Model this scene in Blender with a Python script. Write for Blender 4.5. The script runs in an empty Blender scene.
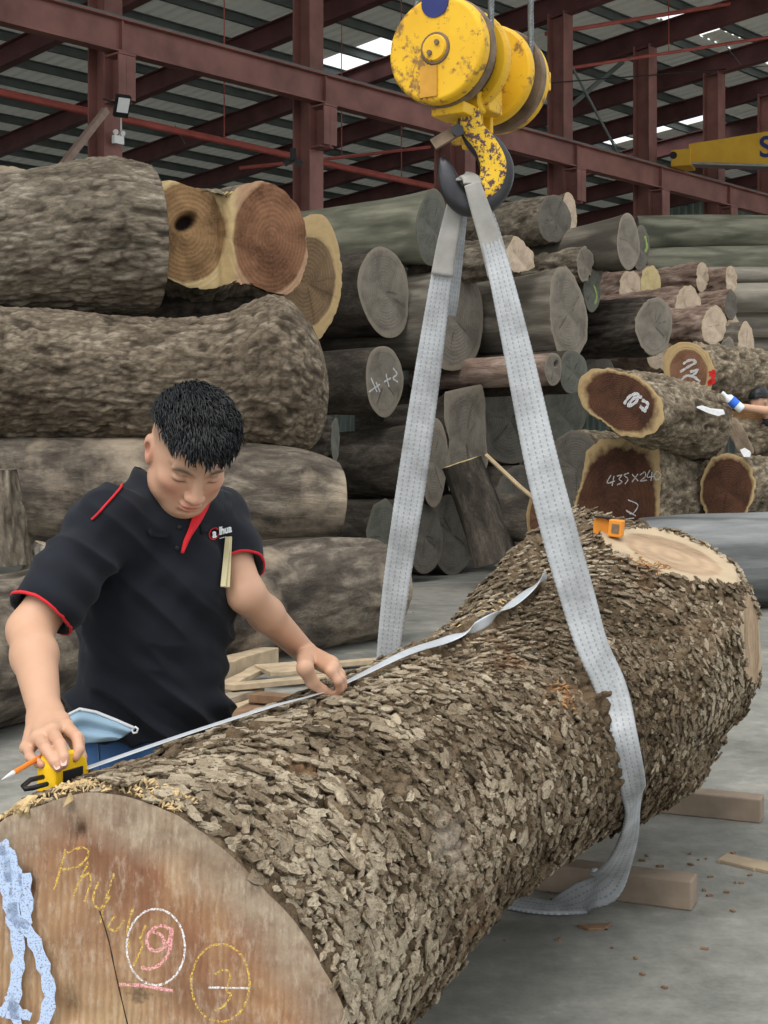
import bpy, math, random
import numpy as np
from mathutils import Vector, Matrix
from mathutils.bvhtree import BVHTree

SC = bpy.context.scene
COL = SC.collection
F, HZ, CH = 1400.0, 450.0, 1.47      # focal length in pixels, horizon row, camera height

# ---------------------------------------------------------------- camera, sky, sun, exposure
cd = bpy.data.cameras.new('camera'); cam = bpy.data.objects.new('camera', cd); COL.objects.link(cam)
cam.location = (0, 0, CH); cam.rotation_euler = (math.pi/2, 0, 0)
cd.sensor_width = 36; cd.lens = F*36/1024; cd.shift_y = -(512-HZ)/1024; cd.clip_end = 300
SC.camera = cam
w = bpy.data.worlds.new('overcast'); SC.world = w; w.use_nodes = True
bg = w.node_tree.nodes['Background']
bg.inputs[0].default_value = (0.95, 0.98, 1.0, 1); bg.inputs[1].default_value = 0.88
sd = bpy.data.lights.new('sun', 'SUN'); sun = bpy.data.objects.new('sun', sd); COL.objects.link(sun)
sd.energy = 2.1; sd.angle = math.radians(50); sd.color = (1.0, 0.97, 0.92)
sun.rotation_euler = Vector((0.30, 0.42, -0.86)).to_track_quat('-Z', 'Y').to_euler()
SC.view_settings.view_transform = 'Standard'; SC.view_settings.look = 'None'
SC.view_settings.exposure = 0.5; SC.view_settings.gamma = 1

# ---------------------------------------------------------------- helpers
R = math.radians
def V(*a): return Vector(a)
def P(px, py, Y): return Vector(((px-384)/F*Y, Y, CH+(HZ-py)/F*Y))
def K(px, py, k): return P(px, py, F/k)

def hsh(ix, iy, iz, s=0):
    n = (ix.astype(np.int64)*374761393 + iy.astype(np.int64)*668265263 + iz.astype(np.int64)*2147483647*3 + s*974634533) & 0xffffffff
    n = ((n ^ (n >> 13))*1274126177) & 0xffffffff
    n = ((n ^ (n >> 16))*2246822519) & 0xffffffff
    return ((n ^ (n >> 15)) & 0xffffff)/float(0xffffff)
def vn(p, s=0):
    p = np.asarray(p, float); i = np.floor(p).astype(np.int64); f = p-i; f = f*f*(3-2*f)
    x, y, z = i[..., 0], i[..., 1], i[..., 2]; out = 0
    for a in (0, 1):
        for b in (0, 1):
            for c in (0, 1):
                wgt = (f[..., 0] if a else 1-f[..., 0])*(f[..., 1] if b else 1-f[..., 1])*(f[..., 2] if c else 1-f[..., 2])
                out = out+wgt*hsh(x+a, y+b, z+c, s)
    return out
def fbm(p, o=4, s=0):
    p = np.asarray(p, float); a, t, n = 1.0, 0.0, 0.0
    for k in range(o):
        t = t+a*(vn(p*2**k, s+k)*2-1); n += a; a *= .5
    return t/n
def vor(p, s=0):
    p = np.asarray(p, float); i = np.floor(p).astype(np.int64)
    f1 = np.full(p.shape[:-1], 9.); f2 = f1.copy(); cid = np.zeros(p.shape[:-1])
    for a in (-1, 0, 1):
        for b in (-1, 0, 1):
            for c in (-1, 0, 1):
                j = i+np.array([a, b, c]); x, y, z = j[..., 0], j[..., 1], j[..., 2]
                q = np.stack([x+.1+.8*hsh(x, y, z, s+1), y+.1+.8*hsh(x, y, z, s+2), z+.1+.8*hsh(x, y, z, s+3)], -1)
                d = np.sqrt(((q-p)**2).sum(-1))
                n = d < f1
                f2 = np.where(n, f1, np.minimum(f2, d)); cid = np.where(n, hsh(x, y, z, s+4), cid); f1 = np.where(n, d, f1)
    return f1, f2, cid
def sstep(a, b, x): t = np.clip((x-a)/(b-a), 0, 1); return t*t*(3-2*t)

def mesh(name, v, f, m=None, smooth=True, attrs=None):
    me = bpy.data.meshes.new(name)
    me.from_pydata([tuple(map(float, q)) for q in v] if not isinstance(v, np.ndarray) else v.reshape(-1, 3).tolist(), [], f if not isinstance(f, np.ndarray) else f.tolist())
    if m:
        for q in (m if isinstance(m, (list, tuple)) else [m]): me.materials.append(q)
    if smooth: me.polygons.foreach_set('use_smooth', [True]*len(me.polygons))
    if attrs:
        for k, a in attrs.items():
            at = me.attributes.new(k, 'FLOAT', 'POINT'); at.data.foreach_set('value', np.asarray(a, np.float32).ravel())
    me.update(); return me
def link(name, me, parent=None, mw=None):
    o = bpy.data.objects.new(name, me); COL.objects.link(o)
    if parent is not None: o.parent = parent
    if mw is not None: o.matrix_local = mw
    return o
def tag(o, label=None, cat=None, group=None, kind=None):
    if label: o['label'] = label
    if cat: o['category'] = cat
    if group: o['group'] = group
    if kind: o['kind'] = kind
    return o
def thing(name, label, cat, loc=(0, 0, 0), group=None, kind=None):
    o = bpy.data.objects.new(name, None); COL.objects.link(o); o.location = loc; o.empty_display_size = .1
    return tag(o, label, cat, group, kind)

def origin_of(o):
    t = Vector((0, 0, 0))
    while o is not None: t = t+o.location; o = o.parent
    return t
class MB:                                    # collects boxes, tubes and ribbons for ONE mesh
    def __init__(s): s.v = []; s.f = []
    def add(s, v, f):
        n = len(s.v); s.v += [tuple(map(float, q)) for q in v]; s.f += [tuple(i+n for i in q) for q in f]; return s
    def box(s, c, d, ax=None):
        c = np.array(c, float); A = np.eye(3) if ax is None else np.array([list(a) for a in ax], float)
        v = [c+(A[0]*d[0]*x+A[1]*d[1]*y+A[2]*d[2]*z)/2 for x in (-1, 1) for y in (-1, 1) for z in (-1, 1)]
        return s.add(v, [(0, 1, 3, 2), (4, 6, 7, 5), (0, 4, 5, 1), (2, 3, 7, 6), (0, 2, 6, 4), (1, 5, 7, 3)])
    def bar(s, a, b, wd, ht, up=(0, 0, 1)):
        a, b = Vector(a), Vector(b); x = (b-a).normalized(); u = Vector(up); y = u.cross(x).normalized(); z = x.cross(y)
        return s.box((a+b)/2, ((b-a).length, wd, ht), (x, y, z))
    def tube(s, pts, r, n=8, cap=True):
        pts = [Vector(p) for p in pts]; rr = r if isinstance(r, (list, tuple)) else [r]*len(pts); v = []; up = None
        for i, p in enumerate(pts):
            d = (pts[min(i+1, len(pts)-1)]-pts[max(i-1, 0)]).normalized()
            if up is None: up = Vector((0, 0, 1)) if abs(d.z) < .9 else Vector((1, 0, 0))
            x = up.cross(d).normalized(); up = d.cross(x)
            v += [p+(x*math.cos(t)+up*math.sin(t))*rr[i] for t in (2*math.pi*k/n for k in range(n))]
        f = [(i*n+k, i*n+(k+1) % n, (i+1)*n+(k+1) % n, (i+1)*n+k) for i in range(len(pts)-1) for k in range(n)]
        if cap: f += [tuple(range(n-1, -1, -1)), tuple((len(pts)-1)*n+k for k in range(n))]
        return s.add(v, f)
    def lathe(s, c, ax, prof, n=24):           # prof: [(distance along axis, radius)]
        c = Vector(c); ax = Vector(ax).normalized(); up = Vector((0, 0, 1)) if abs(ax.z) < .9 else Vector((1, 0, 0))
        x = up.cross(ax).normalized(); y = ax.cross(x); v = []
        for d, r in prof: v += [c+ax*d+(x*math.cos(2*math.pi*k/n)+y*math.sin(2*math.pi*k/n))*max(r, 1e-4) for k in range(n)]
        m = len(prof)
        f = [(i*n+k, i*n+(k+1) % n, (i+1)*n+(k+1) % n, (i+1)*n+k) for i in range(m-1) for k in range(n)]
        f += [tuple(range(n-1, -1, -1)), tuple((m-1)*n+k for k in range(n))]
        return s.add(v, f)
    def prism(s, poly, a, b):                 # poly: 3-D points, extruded from +a to +b
        n = len(poly); v = [Vector(p)+Vector(a) for p in poly]+[Vector(p)+Vector(b) for p in poly]
        f = [tuple(range(n-1, -1, -1)), tuple(range(n, 2*n))]+[(k, (k+1) % n, n+(k+1) % n, n+k) for k in range(n)]
        return s.add(v, f)
    def obj(s, name, m, parent=None, origin=None, smooth=False, bevel=0, fix=True):
        o0 = Vector(origin) if origin is not None else origin_of(parent)
        me = mesh(name, [Vector(q)-o0 for q in s.v], s.f, m, smooth)
        if fix:
            import bmesh
            b = bmesh.new(); b.from_mesh(me); bmesh.ops.recalc_face_normals(b, faces=b.faces); b.to_mesh(me); b.free()
            if smooth: me.polygons.foreach_set('use_smooth', [True]*len(me.polygons))
        o = link(name, me, parent)
        if parent is None: o.location = o0
        if bevel:
            md = o.modifiers.new('bevel', 'BEVEL'); md.width = bevel; md.segments = 2; md.limit_method = 'ANGLE'
        return o

# ---------------------------------------------------------------- materials
class NT:
    def __init__(s, name):
        s.m = bpy.data.materials.new(name); s.m.use_nodes = True; s.t = s.m.node_tree; s.n = s.t.nodes
        s.b = s.n['Principled BSDF']; s.b.inputs['Specular IOR Level'].default_value = .3
    def new(s, ty, **kw):
        q = s.n.new(ty)
        for k, v in kw.items():
            if k in q.inputs.keys() if isinstance(k, str) else False: s.put(q.inputs[k], v)
            else: setattr(q, k, v)
        return q
    def put(s, sock, v):
        if isinstance(v, bpy.types.NodeSocket): s.t.links.new(v, sock)
        elif v is not None:
            if hasattr(sock.default_value, '__len__') and not hasattr(v, '__len__'): v = (v,)*len(sock.default_value)
            if hasattr(sock.default_value, '__len__') and len(sock.default_value) == 4 and len(v) == 3: v = tuple(v)+(1,)
            sock.default_value = v
    def coord(s, sc=(1, 1, 1), kind='Object'):
        c = s.n.new('ShaderNodeTexCoord'); mp = s.n.new('ShaderNodeMapping'); s.t.links.new(c.outputs[kind], mp.inputs[0]); mp.inputs['Scale'].default_value = sc; return mp.outputs[0]
    def noise(s, co, scale=5, det=5, rough=.55, dist=0):
        q = s.n.new('ShaderNodeTexNoise'); s.t.links.new(co, q.inputs['Vector']); q.inputs['Scale'].default_value = scale; q.inputs['Detail'].default_value = det; q.inputs['Roughness'].default_value = rough; q.inputs['Distortion'].default_value = dist; return q.outputs[0]
    def voro(s, co, scale=5, feat='F1', out='Distance', rnd=1):
        q = s.n.new('ShaderNodeTexVoronoi'); q.feature = feat; s.t.links.new(co, q.inputs['Vector']); q.inputs['Scale'].default_value = scale; q.inputs['Randomness'].default_value = rnd; return q.outputs[out]
    def wave(s, co, scale, dist=2, det=2, dscale=1, ty='BANDS', d='X'):
        q = s.n.new('ShaderNodeTexWave'); q.wave_type = ty
        if ty == 'BANDS': q.bands_direction = d
        else: q.rings_direction = d
        s.t.links.new(co, q.inputs['Vector']); q.inputs['Scale'].default_value = scale; q.inputs['Distortion'].default_value = dist; q.inputs['Detail'].default_value = det; q.inputs['Detail Scale'].default_value = dscale; return q.outputs['Fac']
    def ramp(s, f, st):
        q = s.n.new('ShaderNodeValToRGB'); s.t.links.new(f, q.inputs[0]); e = q.color_ramp.elements
        while len(e) < len(st): e.new(.5)
        for x, (p, c) in zip(e, st): x.position = p; x.color = (tuple(c) if hasattr(c, '__len__') else (c,)*3)+(1,)
        return q.outputs[0]
    def mix(s, f, a, b, mode='MIX'):
        q = s.n.new('ShaderNodeMix'); q.data_type = 'RGBA'; q.blend_type = mode; s.put(q.inputs[0], f); s.put(q.inputs[6], a); s.put(q.inputs[7], b); return q.outputs[2]
    def math(s, op, a, b=0.0):
        q = s.n.new('ShaderNodeMath'); q.operation = op; s.put(q.inputs[0], a); s.put(q.inputs[1], b); return q.outputs[0]
    def attr(s, n):
        q = s.n.new('ShaderNodeAttribute'); q.attribute_name = n; return q.outputs['Fac']
    def bump(s, h, st=.5, d=.01):
        q = s.n.new('ShaderNodeBump'); s.t.links.new(h, q.inputs['Height']); q.inputs['Strength'].default_value = st; q.inputs['Distance'].default_value = d; s.t.links.new(q.outputs[0], s.b.inputs['Normal'])
    def out(s, col=None, rough=.8, metal=0, spec=None):
        s.put(s.b.inputs['Base Color'], col); s.put(s.b.inputs['Roughness'], rough); s.put(s.b.inputs['Metallic'], metal)
        if spec is not None: s.b.inputs['Specular IOR Level'].default_value = spec
        return s.m

def plain(name, c, rough=.6, metal=0, vary=.18, sc=8, bump=.15, bd=.002):
    n = NT(name); co = n.coord(); f = n.noise(co, sc, 5)
    col = n.ramp(f, [(.3, [q*(1-vary) for q in c]), (.7, [min(1, q*(1+vary)) for q in c])])
    if bump: n.bump(n.noise(co, sc*6, 3), bump, bd)
    return n.out(col, rough, metal)

def bark_mat(name, lo, mid, hi, sc=1.0, stretch=.35, dirt=None, bd=.02):
    n = NT(name); co = n.coord((stretch, 1, 1))
    f = n.noise(co, 14*sc, 8, .65, .6); big = n.noise(co, 2.2*sc, 4, .6)
    sp = n.noise(n.coord((stretch*1.5, 1, 1)), 48*sc, 6, .75); g = n.math('ADD', n.math('ADD', n.math('MULTIPLY', f, .50), n.math('MULTIPLY', big, .28)), n.math('MULTIPLY', sp, .22))
    col = n.ramp(g, [(.37, lo), (.5, mid), (.62, hi)])
    at = n.attr('crack'); col = n.mix(n.math('MULTIPLY', at, .8), col, tuple(q*.4 for q in lo))
    if dirt: col = n.mix(n.ramp(n.noise(n.coord(), 1.6, 5, .6), [(.5, 0), (.66, .8)]), col, dirt)
    n.bump(n.math('ADD', f, sp), .75, bd)
    return n.out(col, .92, spec=.12)

def face_mat(name, heart, heart2, sap, s0=.8, ring=26, crack=.5, s1=None):
    n = NT(name); co = n.coord((.01, 1, 1)); at = n.attr('rad')
    ph_ = n.math('ADD', n.math('MULTIPLY', at, ring*3.2), n.math('MULTIPLY', n.noise(co, 5, 4, .6), 7.0)); wv = n.math('ADD', n.math('MULTIPLY', n.math('SINE', ph_), .5), .5); nz = n.noise(co, 3.0, 6, .6, .4)
    h = n.mix(n.math('MULTIPLY', wv, .24), n.ramp(nz, [(.38, tuple(q*.8 for q in heart)), (.62, tuple(q*1.08 for q in heart2))]), tuple(q*.55 for q in heart)); h = n.mix(n.ramp(n.noise(co, 1.7, 5, .65, .5), [(.54, 0), (.68, .6)]), h, tuple(q*.5 for q in heart))
    edge = n.math('ADD', at, n.math('MULTIPLY', n.math('SUBTRACT', n.noise(co, 9, 3), .5), .12))
    e = n.ramp(edge, [(s0-.03, 0), (s0+.03, 1)])
    col = n.mix(e, h, n.mix(n.noise(co, 20, 4), sap, tuple(q*.7 for q in sap)))
    fine = n.noise(n.coord((.2, 1, 1)), 60, 5, .7)
    col = n.mix(n.math('MULTIPLY', n.ramp(fine, [(.35, 0), (.75, 1)]), .35), col, tuple(min(1, q*1.5+.03) for q in heart2))
    col = n.mix(n.attr('crk'), col, (.012, .010, .008))
    n.bump(n.math('ADD', wv, fine), .3, .006)
    return n.out(col, .85, spec=.15)
# ---------------------------------------------------------------- materials of the hall
def concrete():
    n = NT('concrete'); co = n.coord()
    a = n.noise(co, .55, 6, .6, .5); b = n.noise(co, 6, 9, .75); c = n.noise(co, 60, 4, .6)
    col = n.ramp(n.math('ADD', n.math('MULTIPLY', a, .6), n.math('MULTIPLY', b, .4)), [(.38, (.085, .088, .078)), (.5, (.19, .19, .168)), (.60, (.33, .315, .28))])
    col = n.mix(n.ramp(n.noise(co, 1.3, 6, .65, .8), [(.60, 0), (.72, .55)]), col, (.075, .085, .078))
    col = n.mix(n.ramp(n.noise(co, 3.1, 3, .5), [(.66, 0), (.72, .5)]), col, (.30, .25, .18))


    col = n.mix(n.math('MULTIPLY', c, .25), col, (.38, .37, .34))
    n.bump(n.math('ADD', b, n.math('MULTIPLY', c, .4)), .3, .01)
    return n.out(col, n.ramp(b, [(.3, .55), (.7, .85)]))
M_floor = concrete()
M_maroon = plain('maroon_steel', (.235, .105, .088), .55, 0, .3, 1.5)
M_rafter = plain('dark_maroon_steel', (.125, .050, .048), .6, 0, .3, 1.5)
M_purlin = plain('purlin_steel', (.135, .155, .145), .6, 0, .2, 2)
M_roof = plain('roof_sheet', (.62, .61, .54), .55, 0, .12, .8)
M_wall = plain('wall_sheet', (.23, .28, .25), .6, 0, .2, .8)
M_pipe = plain('red_pipe', (.42, .10, .08), .5, 0, .2, 3)
M_black = plain('black_plastic', (.012, .012, .013), .45, 0, .2)
M_white = plain('white_plastic', (.75, .76, .74), .5, 0, .05)
M_steelgrey = plain('galvanised_steel', (.28, .28, .27), .45, .5, .2)
def skylight():
    n = NT('skylight_sheet'); t = n.n.new('ShaderNodeBsdfTransparent'); d = n.n.new('ShaderNodeBsdfTranslucent'); x = n.n.new('ShaderNodeMixShader')
    t.inputs[0].default_value = (.95, .97, 1, 1); d.inputs[0].default_value = (.9, .92, .92, 1); x.inputs[0].default_value = .4
    n.t.links.new(t.outputs[0], x.inputs[1]); n.t.links.new(d.outputs[0], x.inputs[2]); n.t.links.new(x.outputs[0], n.n['Material Output'].inputs[0]); return n.m
M_sky = skylight()
def brighten_roof():                              # slight translucency added to the roof sheets to brighten their underside
    t = M_roof.node_tree; d = t.nodes.new('ShaderNodeBsdfTranslucent'); x = t.nodes.new('ShaderNodeMixShader'); d.inputs[0].default_value = (.80, .82, .74, 1); x.inputs[0].default_value = .045
    t.links.new(t.nodes['Principled BSDF'].outputs[0], x.inputs[1]); t.links.new(d.outputs[0], x.inputs[2]); t.links.new(x.outputs[0], t.nodes['Material Output'].inputs[0])
brighten_roof()

# ---------------------------------------------------------------- hall axes: a runs along the crane beam, b across it
U = V(.6846, .7289, 0); W = V(.7289, -.6846, 0); ZZ = V(0, 0, 1)
def H(a, b, z=0): return U*a+W*b+ZZ*z
def roof_z(b): return 11.95+.075*(b+19.4)
def a_on(b, px): m = (px-384)/F; return b*(-.6846*m-.7289)/(.6846-.7289*m)
BB = -19.37

fl = MB(); fl.add([(-60, -12, 0), (70, -12, 0), (70, 85, 0), (-60, 85, 0)], [(0, 1, 2, 3)])
floor = fl.obj('floor', M_floor, fix=False); tag(floor, kind='structure')

# roof: corrugated sheets running down the slope, skylight sheets let in
b0, b1 = -52.0, -9.0; a0, a1 = -18.0, 62.0
def roof_pt(px, py):
    m, e = (px-384)/F, (HZ-py)/F; t = (roof_z(0)+.40-CH)/(e-.075*(m*.7289-.6846)); return t*(m*.6846+.7289), t*(m*.7289-.6846)
def snap(b): return -51.5+1.45*(round((b+51.5)/1.45-.5)+.5)
def strip(p0, p1, along, wd):
    (a_0, b_0), (a_1, b_1) = roof_pt(*p0), roof_pt(*p1)
    return (min(a_0, a_1), max(a_0, a_1), snap((b_0+b_1)/2)-wd/2, snap((b_0+b_1)/2)+wd/2) if along else ((a_0+a_1)/2-wd/2, (a_0+a_1)/2+wd/2, min(b_0, b_1), max(b_0, b_1))
lights = [strip((318, 72), (402, 42), 0, 1.1), strip((577, 151), (712, 110), 0, 1.2), strip((668, 16), (702, 35), 1, .60), strip((735, 50), (772, 67), 1, .60)]
ceiling = thing('ceiling', None, None, (0, 0, 0), kind='structure')
def sheet(name, aa, ab, ba, bb, m, lift=.40):
    v = []; f = []; pr = [(0, 0), (.06, .05), (.14, .05), (.20, 0), (.36, 0)]
    a = aa
    while a < ab:
        for da, dz in pr[:-1]:
            if a+da <= ab+.01:
                for b in (ba, bb): v.append(H(a+da, b, roof_z(b)+lift+dz))
        a += .36
    f = [(2*i, 2*i+2, 2*i+3, 2*i+1) for i in range(len(v)//2-1)]
    return link(name, mesh(name, v, f, m, False), ceiling)
cuts = sorted(lights)
bs = sorted(set([b0, b1]+[q for l in lights for q in l[2:]]))
for i in range(len(bs)-1):
    lo, hi = bs[i], bs[i+1]; mid = (lo+hi)/2
    segs = sorted([l for l in lights if l[2] < mid < l[3]]); x = a0
    for l in segs:
        sheet('roof_sheet', x, l[0], lo, hi, M_roof); x = l[1]
    sheet('roof_sheet', x, a1, lo, hi, M_roof)
for l in lights: sheet('skylight_panel', *l, M_sky)
b = b0+.5
while b < b1:
    z = roof_z(b)+.27; q = MB()
    q.box(H((a0+a1)/2, b, z), (a1-a0, .02, .24), (U, W, ZZ)); q.box(H((a0+a1)/2, b+.04, z+.11), (a1-a0, .09, .02), (U, W, ZZ)); q.box(H((a0+a1)/2, b+.04, z-.11), (a1-a0, .09, .02), (U, W, ZZ))
    q.obj('purlin', M_purlin, ceiling); b += 1.45
col_px = [-300, -105, 105, 308, 448, 560, 645, 714, 768, 822]
col_a = [a_on(BB, p) for p in col_px]
for a in [col_a[0]-10, col_a[0]-5]+col_a+[col_a[-1]+3.4, col_a[-1]+7]:
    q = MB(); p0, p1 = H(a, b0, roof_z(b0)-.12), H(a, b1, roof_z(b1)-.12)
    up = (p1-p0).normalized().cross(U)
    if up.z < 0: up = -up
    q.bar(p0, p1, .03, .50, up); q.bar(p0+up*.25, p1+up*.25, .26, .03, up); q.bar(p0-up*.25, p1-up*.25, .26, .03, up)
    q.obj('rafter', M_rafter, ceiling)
for k in range(26):                       # sag rods and braces under the purlins
    a = random.Random(k).uniform(8, 40); b = random.Random(k+99).uniform(-40, -16); z = roof_z(b)
    MB().tube([H(a, b, z+.3), H(a, b+.5, z-.35)], .012, 5).obj('sag_rod', M_purlin, ceiling)

# end wall and side wall of ribbed sheet
def ribbed(name, p0, p1, z0, z1f):
    d = (p1-p0); L = d.length; d = d/L; nrm = V(d.y, -d.x, 0); v = []; x = 0
    while x < L:
        for dx, dn in ((0, 0), (.05, .04), (.13, .04), (.18, 0)):
            p = p0+d*(x+dx)+nrm*dn; v += [p+ZZ*z0, p+ZZ*z1f(p)]
        x += .32
    me = mesh(name, v, [(2*i, 2*i+2, 2*i+3, 2*i+1) for i in range(len(v)//2-1)], M_wall, False)
    return tag(link(name, me), kind='structure')
zr = lambda p: roof_z(p.dot(W))+.35
ribbed('wall_end', H(49.5, b0), H(49.5, b1), 0, zr)
ribbed('wall_side', H(a0, -46), H(a1, -46), 0, lambda p: 8.2)
q = MB()
for i in range(6): q.box(H(49.2, -44+6.5*i, 5), (.2, .25, 10), (U, W, ZZ))
wp = q.obj('trim_1', M_rafter); tag(wp, kind='structure')

# crane runway beam
q0, q1 = a_on(BB, -420), a_on(BB, 860); zt = 8.55
beam = thing('runway_beam', 'long maroon steel crane runway beam sloping across the picture above the log stacks', 'beam', H(q0, BB, zt-.5))
def seg(q, a, bb, b, z, wd, ht): q.bar(H(a, b, z), H(bb, b, z), wd, ht)
q = MB(); seg(q, q0, q1, BB+.4, zt-.27, .03, .50); q.obj('web', M_maroon, beam)
q = MB(); seg(q, q0, q1, BB+.4, zt-.01, .30, .03); q.obj('top_flange', M_maroon, beam)
q = MB(); seg(q, q0, q1, BB+.4, zt-.53, .24, .03); q.obj('bottom_flange', M_maroon, beam)
q = MB(); seg(q, q0, q1, BB+.4, zt+.04, .07, .07); q.obj('crane_rail', M_purlin, beam)
for a in col_a: MB().box(H(a, BB+.4, zt-.27), (.03, .2, .50), (U, W, ZZ)).obj('stiffener', M_maroon, beam)

# columns
names = {2: 'nearest maroon steel column, at left behind the floodlight', 3: 'second maroon steel column from the left, beside the hollow-hearted log',
         4: 'maroon steel column standing behind the crane hook', 5: 'maroon steel column right of the yellow hook block', 6: 'maroon steel column just left of the yellow crane girder end',
         7: 'maroon steel column behind the yellow crane girder', 8: 'maroon steel column cut by the right picture edge'}
for i, a in enumerate(col_a):
    if i not in names: continue
    c = thing('steel_column', names[i], 'column', H(a, BB, 0), 'steel columns carrying the runway beam'); zh = roof_z(BB)-.3
    MB().box(H(a, BB, zh/2), (.03, .42, zh), (U, W, ZZ)).obj('web', M_maroon, c)
    for s in (-1, 1): MB().box(H(a, BB+.22*s, zh/2), (.36, .03, zh), (U, W, ZZ)).obj('flange', M_maroon, c)
    q = MB(); q.box(H(a, BB+.42, zt-1.02), (.03, .40, .75), (U, W, ZZ)); q.box(H(a, BB+.42, zt-.60), (.34, .42, .03), (U, W, ZZ)); q.box(H(a, BB+.36, zt-1.36), (.36, .30, .03), (U, W, ZZ)); q.box(H(a, BB+.60, zt-.98), (.34, .03, .72), (U, W, ZZ))
    q.obj('bracket', M_maroon, c)

# cross brace between two columns, pipes with hangers
cb = thing('cross_brace', 'thin steel rods crossed between two maroon columns', 'brace', H(col_a[5], BB-.3, 7))
MB().tube([H(col_a[5]+.25, BB-.5, 9.2), H(col_a[6]-.25, BB-.5, 11.3)], .06, 6).obj('rod', M_purlin, cb)
MB().tube([H(col_a[5]+.25, BB-.4, 11.4), H(col_a[6]-.25, BB-.4, 8.6)], .035, 6).obj('rod', M_purlin, cb)
def pipe(pts, r, label, hang=True, ang=0, m=None):
    t = thing('fire_pipe', label, 'pipe', pts[0]); MB().tube(pts, r, 8).obj('pipe', m or M_pipe, t)
    if hang:
        p0, p1 = Vector(pts[0]), Vector(pts[-1]); n = max(2, int((p1-p0).length/2.5))
        for i in range(1, n):
            p = p0.lerp(p1, i/n); MB().tube([p, V(p.x, p.y, roof_z(p.dot(W))+.3)], .012, 5).obj('hanger', M_pipe, t)
BP = -21.0
def on(b, px, py): a = a_on(b, px); p = H(a, b); return V(p.x, p.y, CH+(HZ-py)/F*p.y)
pipe([on(BP, -330, 20), on(BP, 475, 196)], .07, 'thick red pipe running behind the two left columns')
pipe([on(-23, 240, 168), on(-23, 300, 162), on(-23, 430, 147)], .04, 'thin red sprinkler pipe meeting the black fan')
pipe([on(-20, 545, 34), on(-16, 790, -6)], .05, 'upper red sprinkler pipe at top right under the roof')
pipe([on(-20.4, 545, 72), on(-16.4, 790, 34)], .04, 'lower red sprinkler pipe at top right under the roof')
t = thing('cable_run', 'thin cable strung between the columns at top right', 'cable', on(-18, 540, 85)); MB().tube([on(-19, 535, 84), on(-19, 640, 76), on(-19, 790, 64)], .016, 5).obj('cable', M_black, t)

# yellow bridge crane girder resting on the rail at right
M_girder = plain('crane_yellow', (.62, .36, .03), .5, 0, .12, 2)
M_navy = plain('navy_paint', (.02, .03, .14), .5)
ga = a_on(BB+.4, 672); g0 = H(ga, BB+.4, zt+.30)
gd = (V(.93, -.35, 0)).normalized(); gn = V(gd.y, -gd.x, 0)
g = thing('crane_girder', 'yellow bridge crane girder resting on the runway beam at right', 'crane', g0)
sid = []
for x, zl, zh_ in ((.45, -.16, .30), (1.2, -.22, .36), (3.0, -.42, .52), (9, -.48, .70)): sid.append((x, zl, zh_))
poly = [g0+gd*x+ZZ*zl for x, zl, zh_ in sid]+[g0+gd*x+ZZ*zh_ for x, zl, zh_ in reversed(sid)]
MB().prism(poly, gn*.2, -gn*.2).obj('girder', M_girder, g)
MB().bar(g0+gd*.5+ZZ*-.19, g0+gd*3.0+ZZ*-.45, .5, .05).obj('bottom_plate', M_steelgrey, g)
MB().box(g0+gd*.28+ZZ*-.06, (.5, .75, .42), (gd, gn, ZZ)).obj('end_carriage', M_girder, g, bevel=.02)
MB().lathe(g0+gd*.1+gn*.39, gn, [(0, .09), (.05, .09)], 14).obj('buffer', M_black, g)
def text(name, body, size, m, parent, mw, ext=.004):
    cu = bpy.data.curves.new(name, 'FONT'); cu.body = body; cu.size = size; cu.extrude = ext; cu.align_x = 'CENTER'; cu.align_y = 'CENTER'; cu.offset = size*.02
    o = bpy.data.objects.new(name, cu); COL.objects.link(o); dg = bpy.context.evaluated_depsgraph_get(); dg.update()
    me = bpy.data.meshes.new_from_object(o.evaluated_get(dg)); bpy.data.objects.remove(o); me.materials.clear(); me.materials.append(m)
    return link(name, me, parent, mw)
def frame(loc, xa, ya):
    xa = Vector(xa).normalized(); za = xa.cross(Vector(ya)).normalized(); ya = za.cross(xa)
    m = Matrix((xa, ya, za)).transposed().to_4x4(); m.translation = loc; return m
gs = 0
for i_ in range(400):
    p_ = g0+gd*(i_*.01)
    if 384+F*p_.x/p_.y < 767: gs = i_*.01
lp = g0+gd*gs+ZZ*.06+(gn if gn.y < 0 else -gn)*.212
lm = frame(lp-g0, gd, ZZ)
text('painted_letter', 'S', .72, M_navy, g, lm)

# fittings on the nearest column
c0 = H(col_a[2], BB+.30, 0)
def cpt(px, py, off=.0):
    p = on(BB+.3+off, px, py); return p
fl_ = thing('floodlight', 'black floodlight tilted on the nearest column', 'light', cpt(122, 106, .5)); o = cpt(122, 106, .5)
fx = V(.85, .5, 0).normalized(); fy = V(.25, -.45, .85).normalized(); fz = fx.cross(fy)
MB().box(o, (.24, .36, .10), (fx, fy, fz)).obj('housing', M_black, fl_, bevel=.01)
n_ = fz if fz.y < 0 else -fz
MB().box(o+n_*.055+fy*.03, (.19, .24, .01), (fx, fy, fz)).obj('lens', M_white, fl_)
MB().bar(o-n_*.05, o-n_*.05-V(.25, .2, -.05), .04, .02).obj('bracket', M_black, fl_)
em = thing('emergency_light', 'small white twin-lamp emergency light on the nearest column', 'light', cpt(118, 140, .05)); o = cpt(118, 140, .06)
MB().box(o, (.20, .08, .14), (U, W, ZZ)).obj('housing', M_white, em, bevel=.01)
for s in (-1, 1): MB().lathe(o+U*.07*s+W*.02+ZZ*.12, W-ZZ*.3, [(-.03, .03), (.0, .045), (.03, .045)], 12).obj('lamp', M_white, em)
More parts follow.
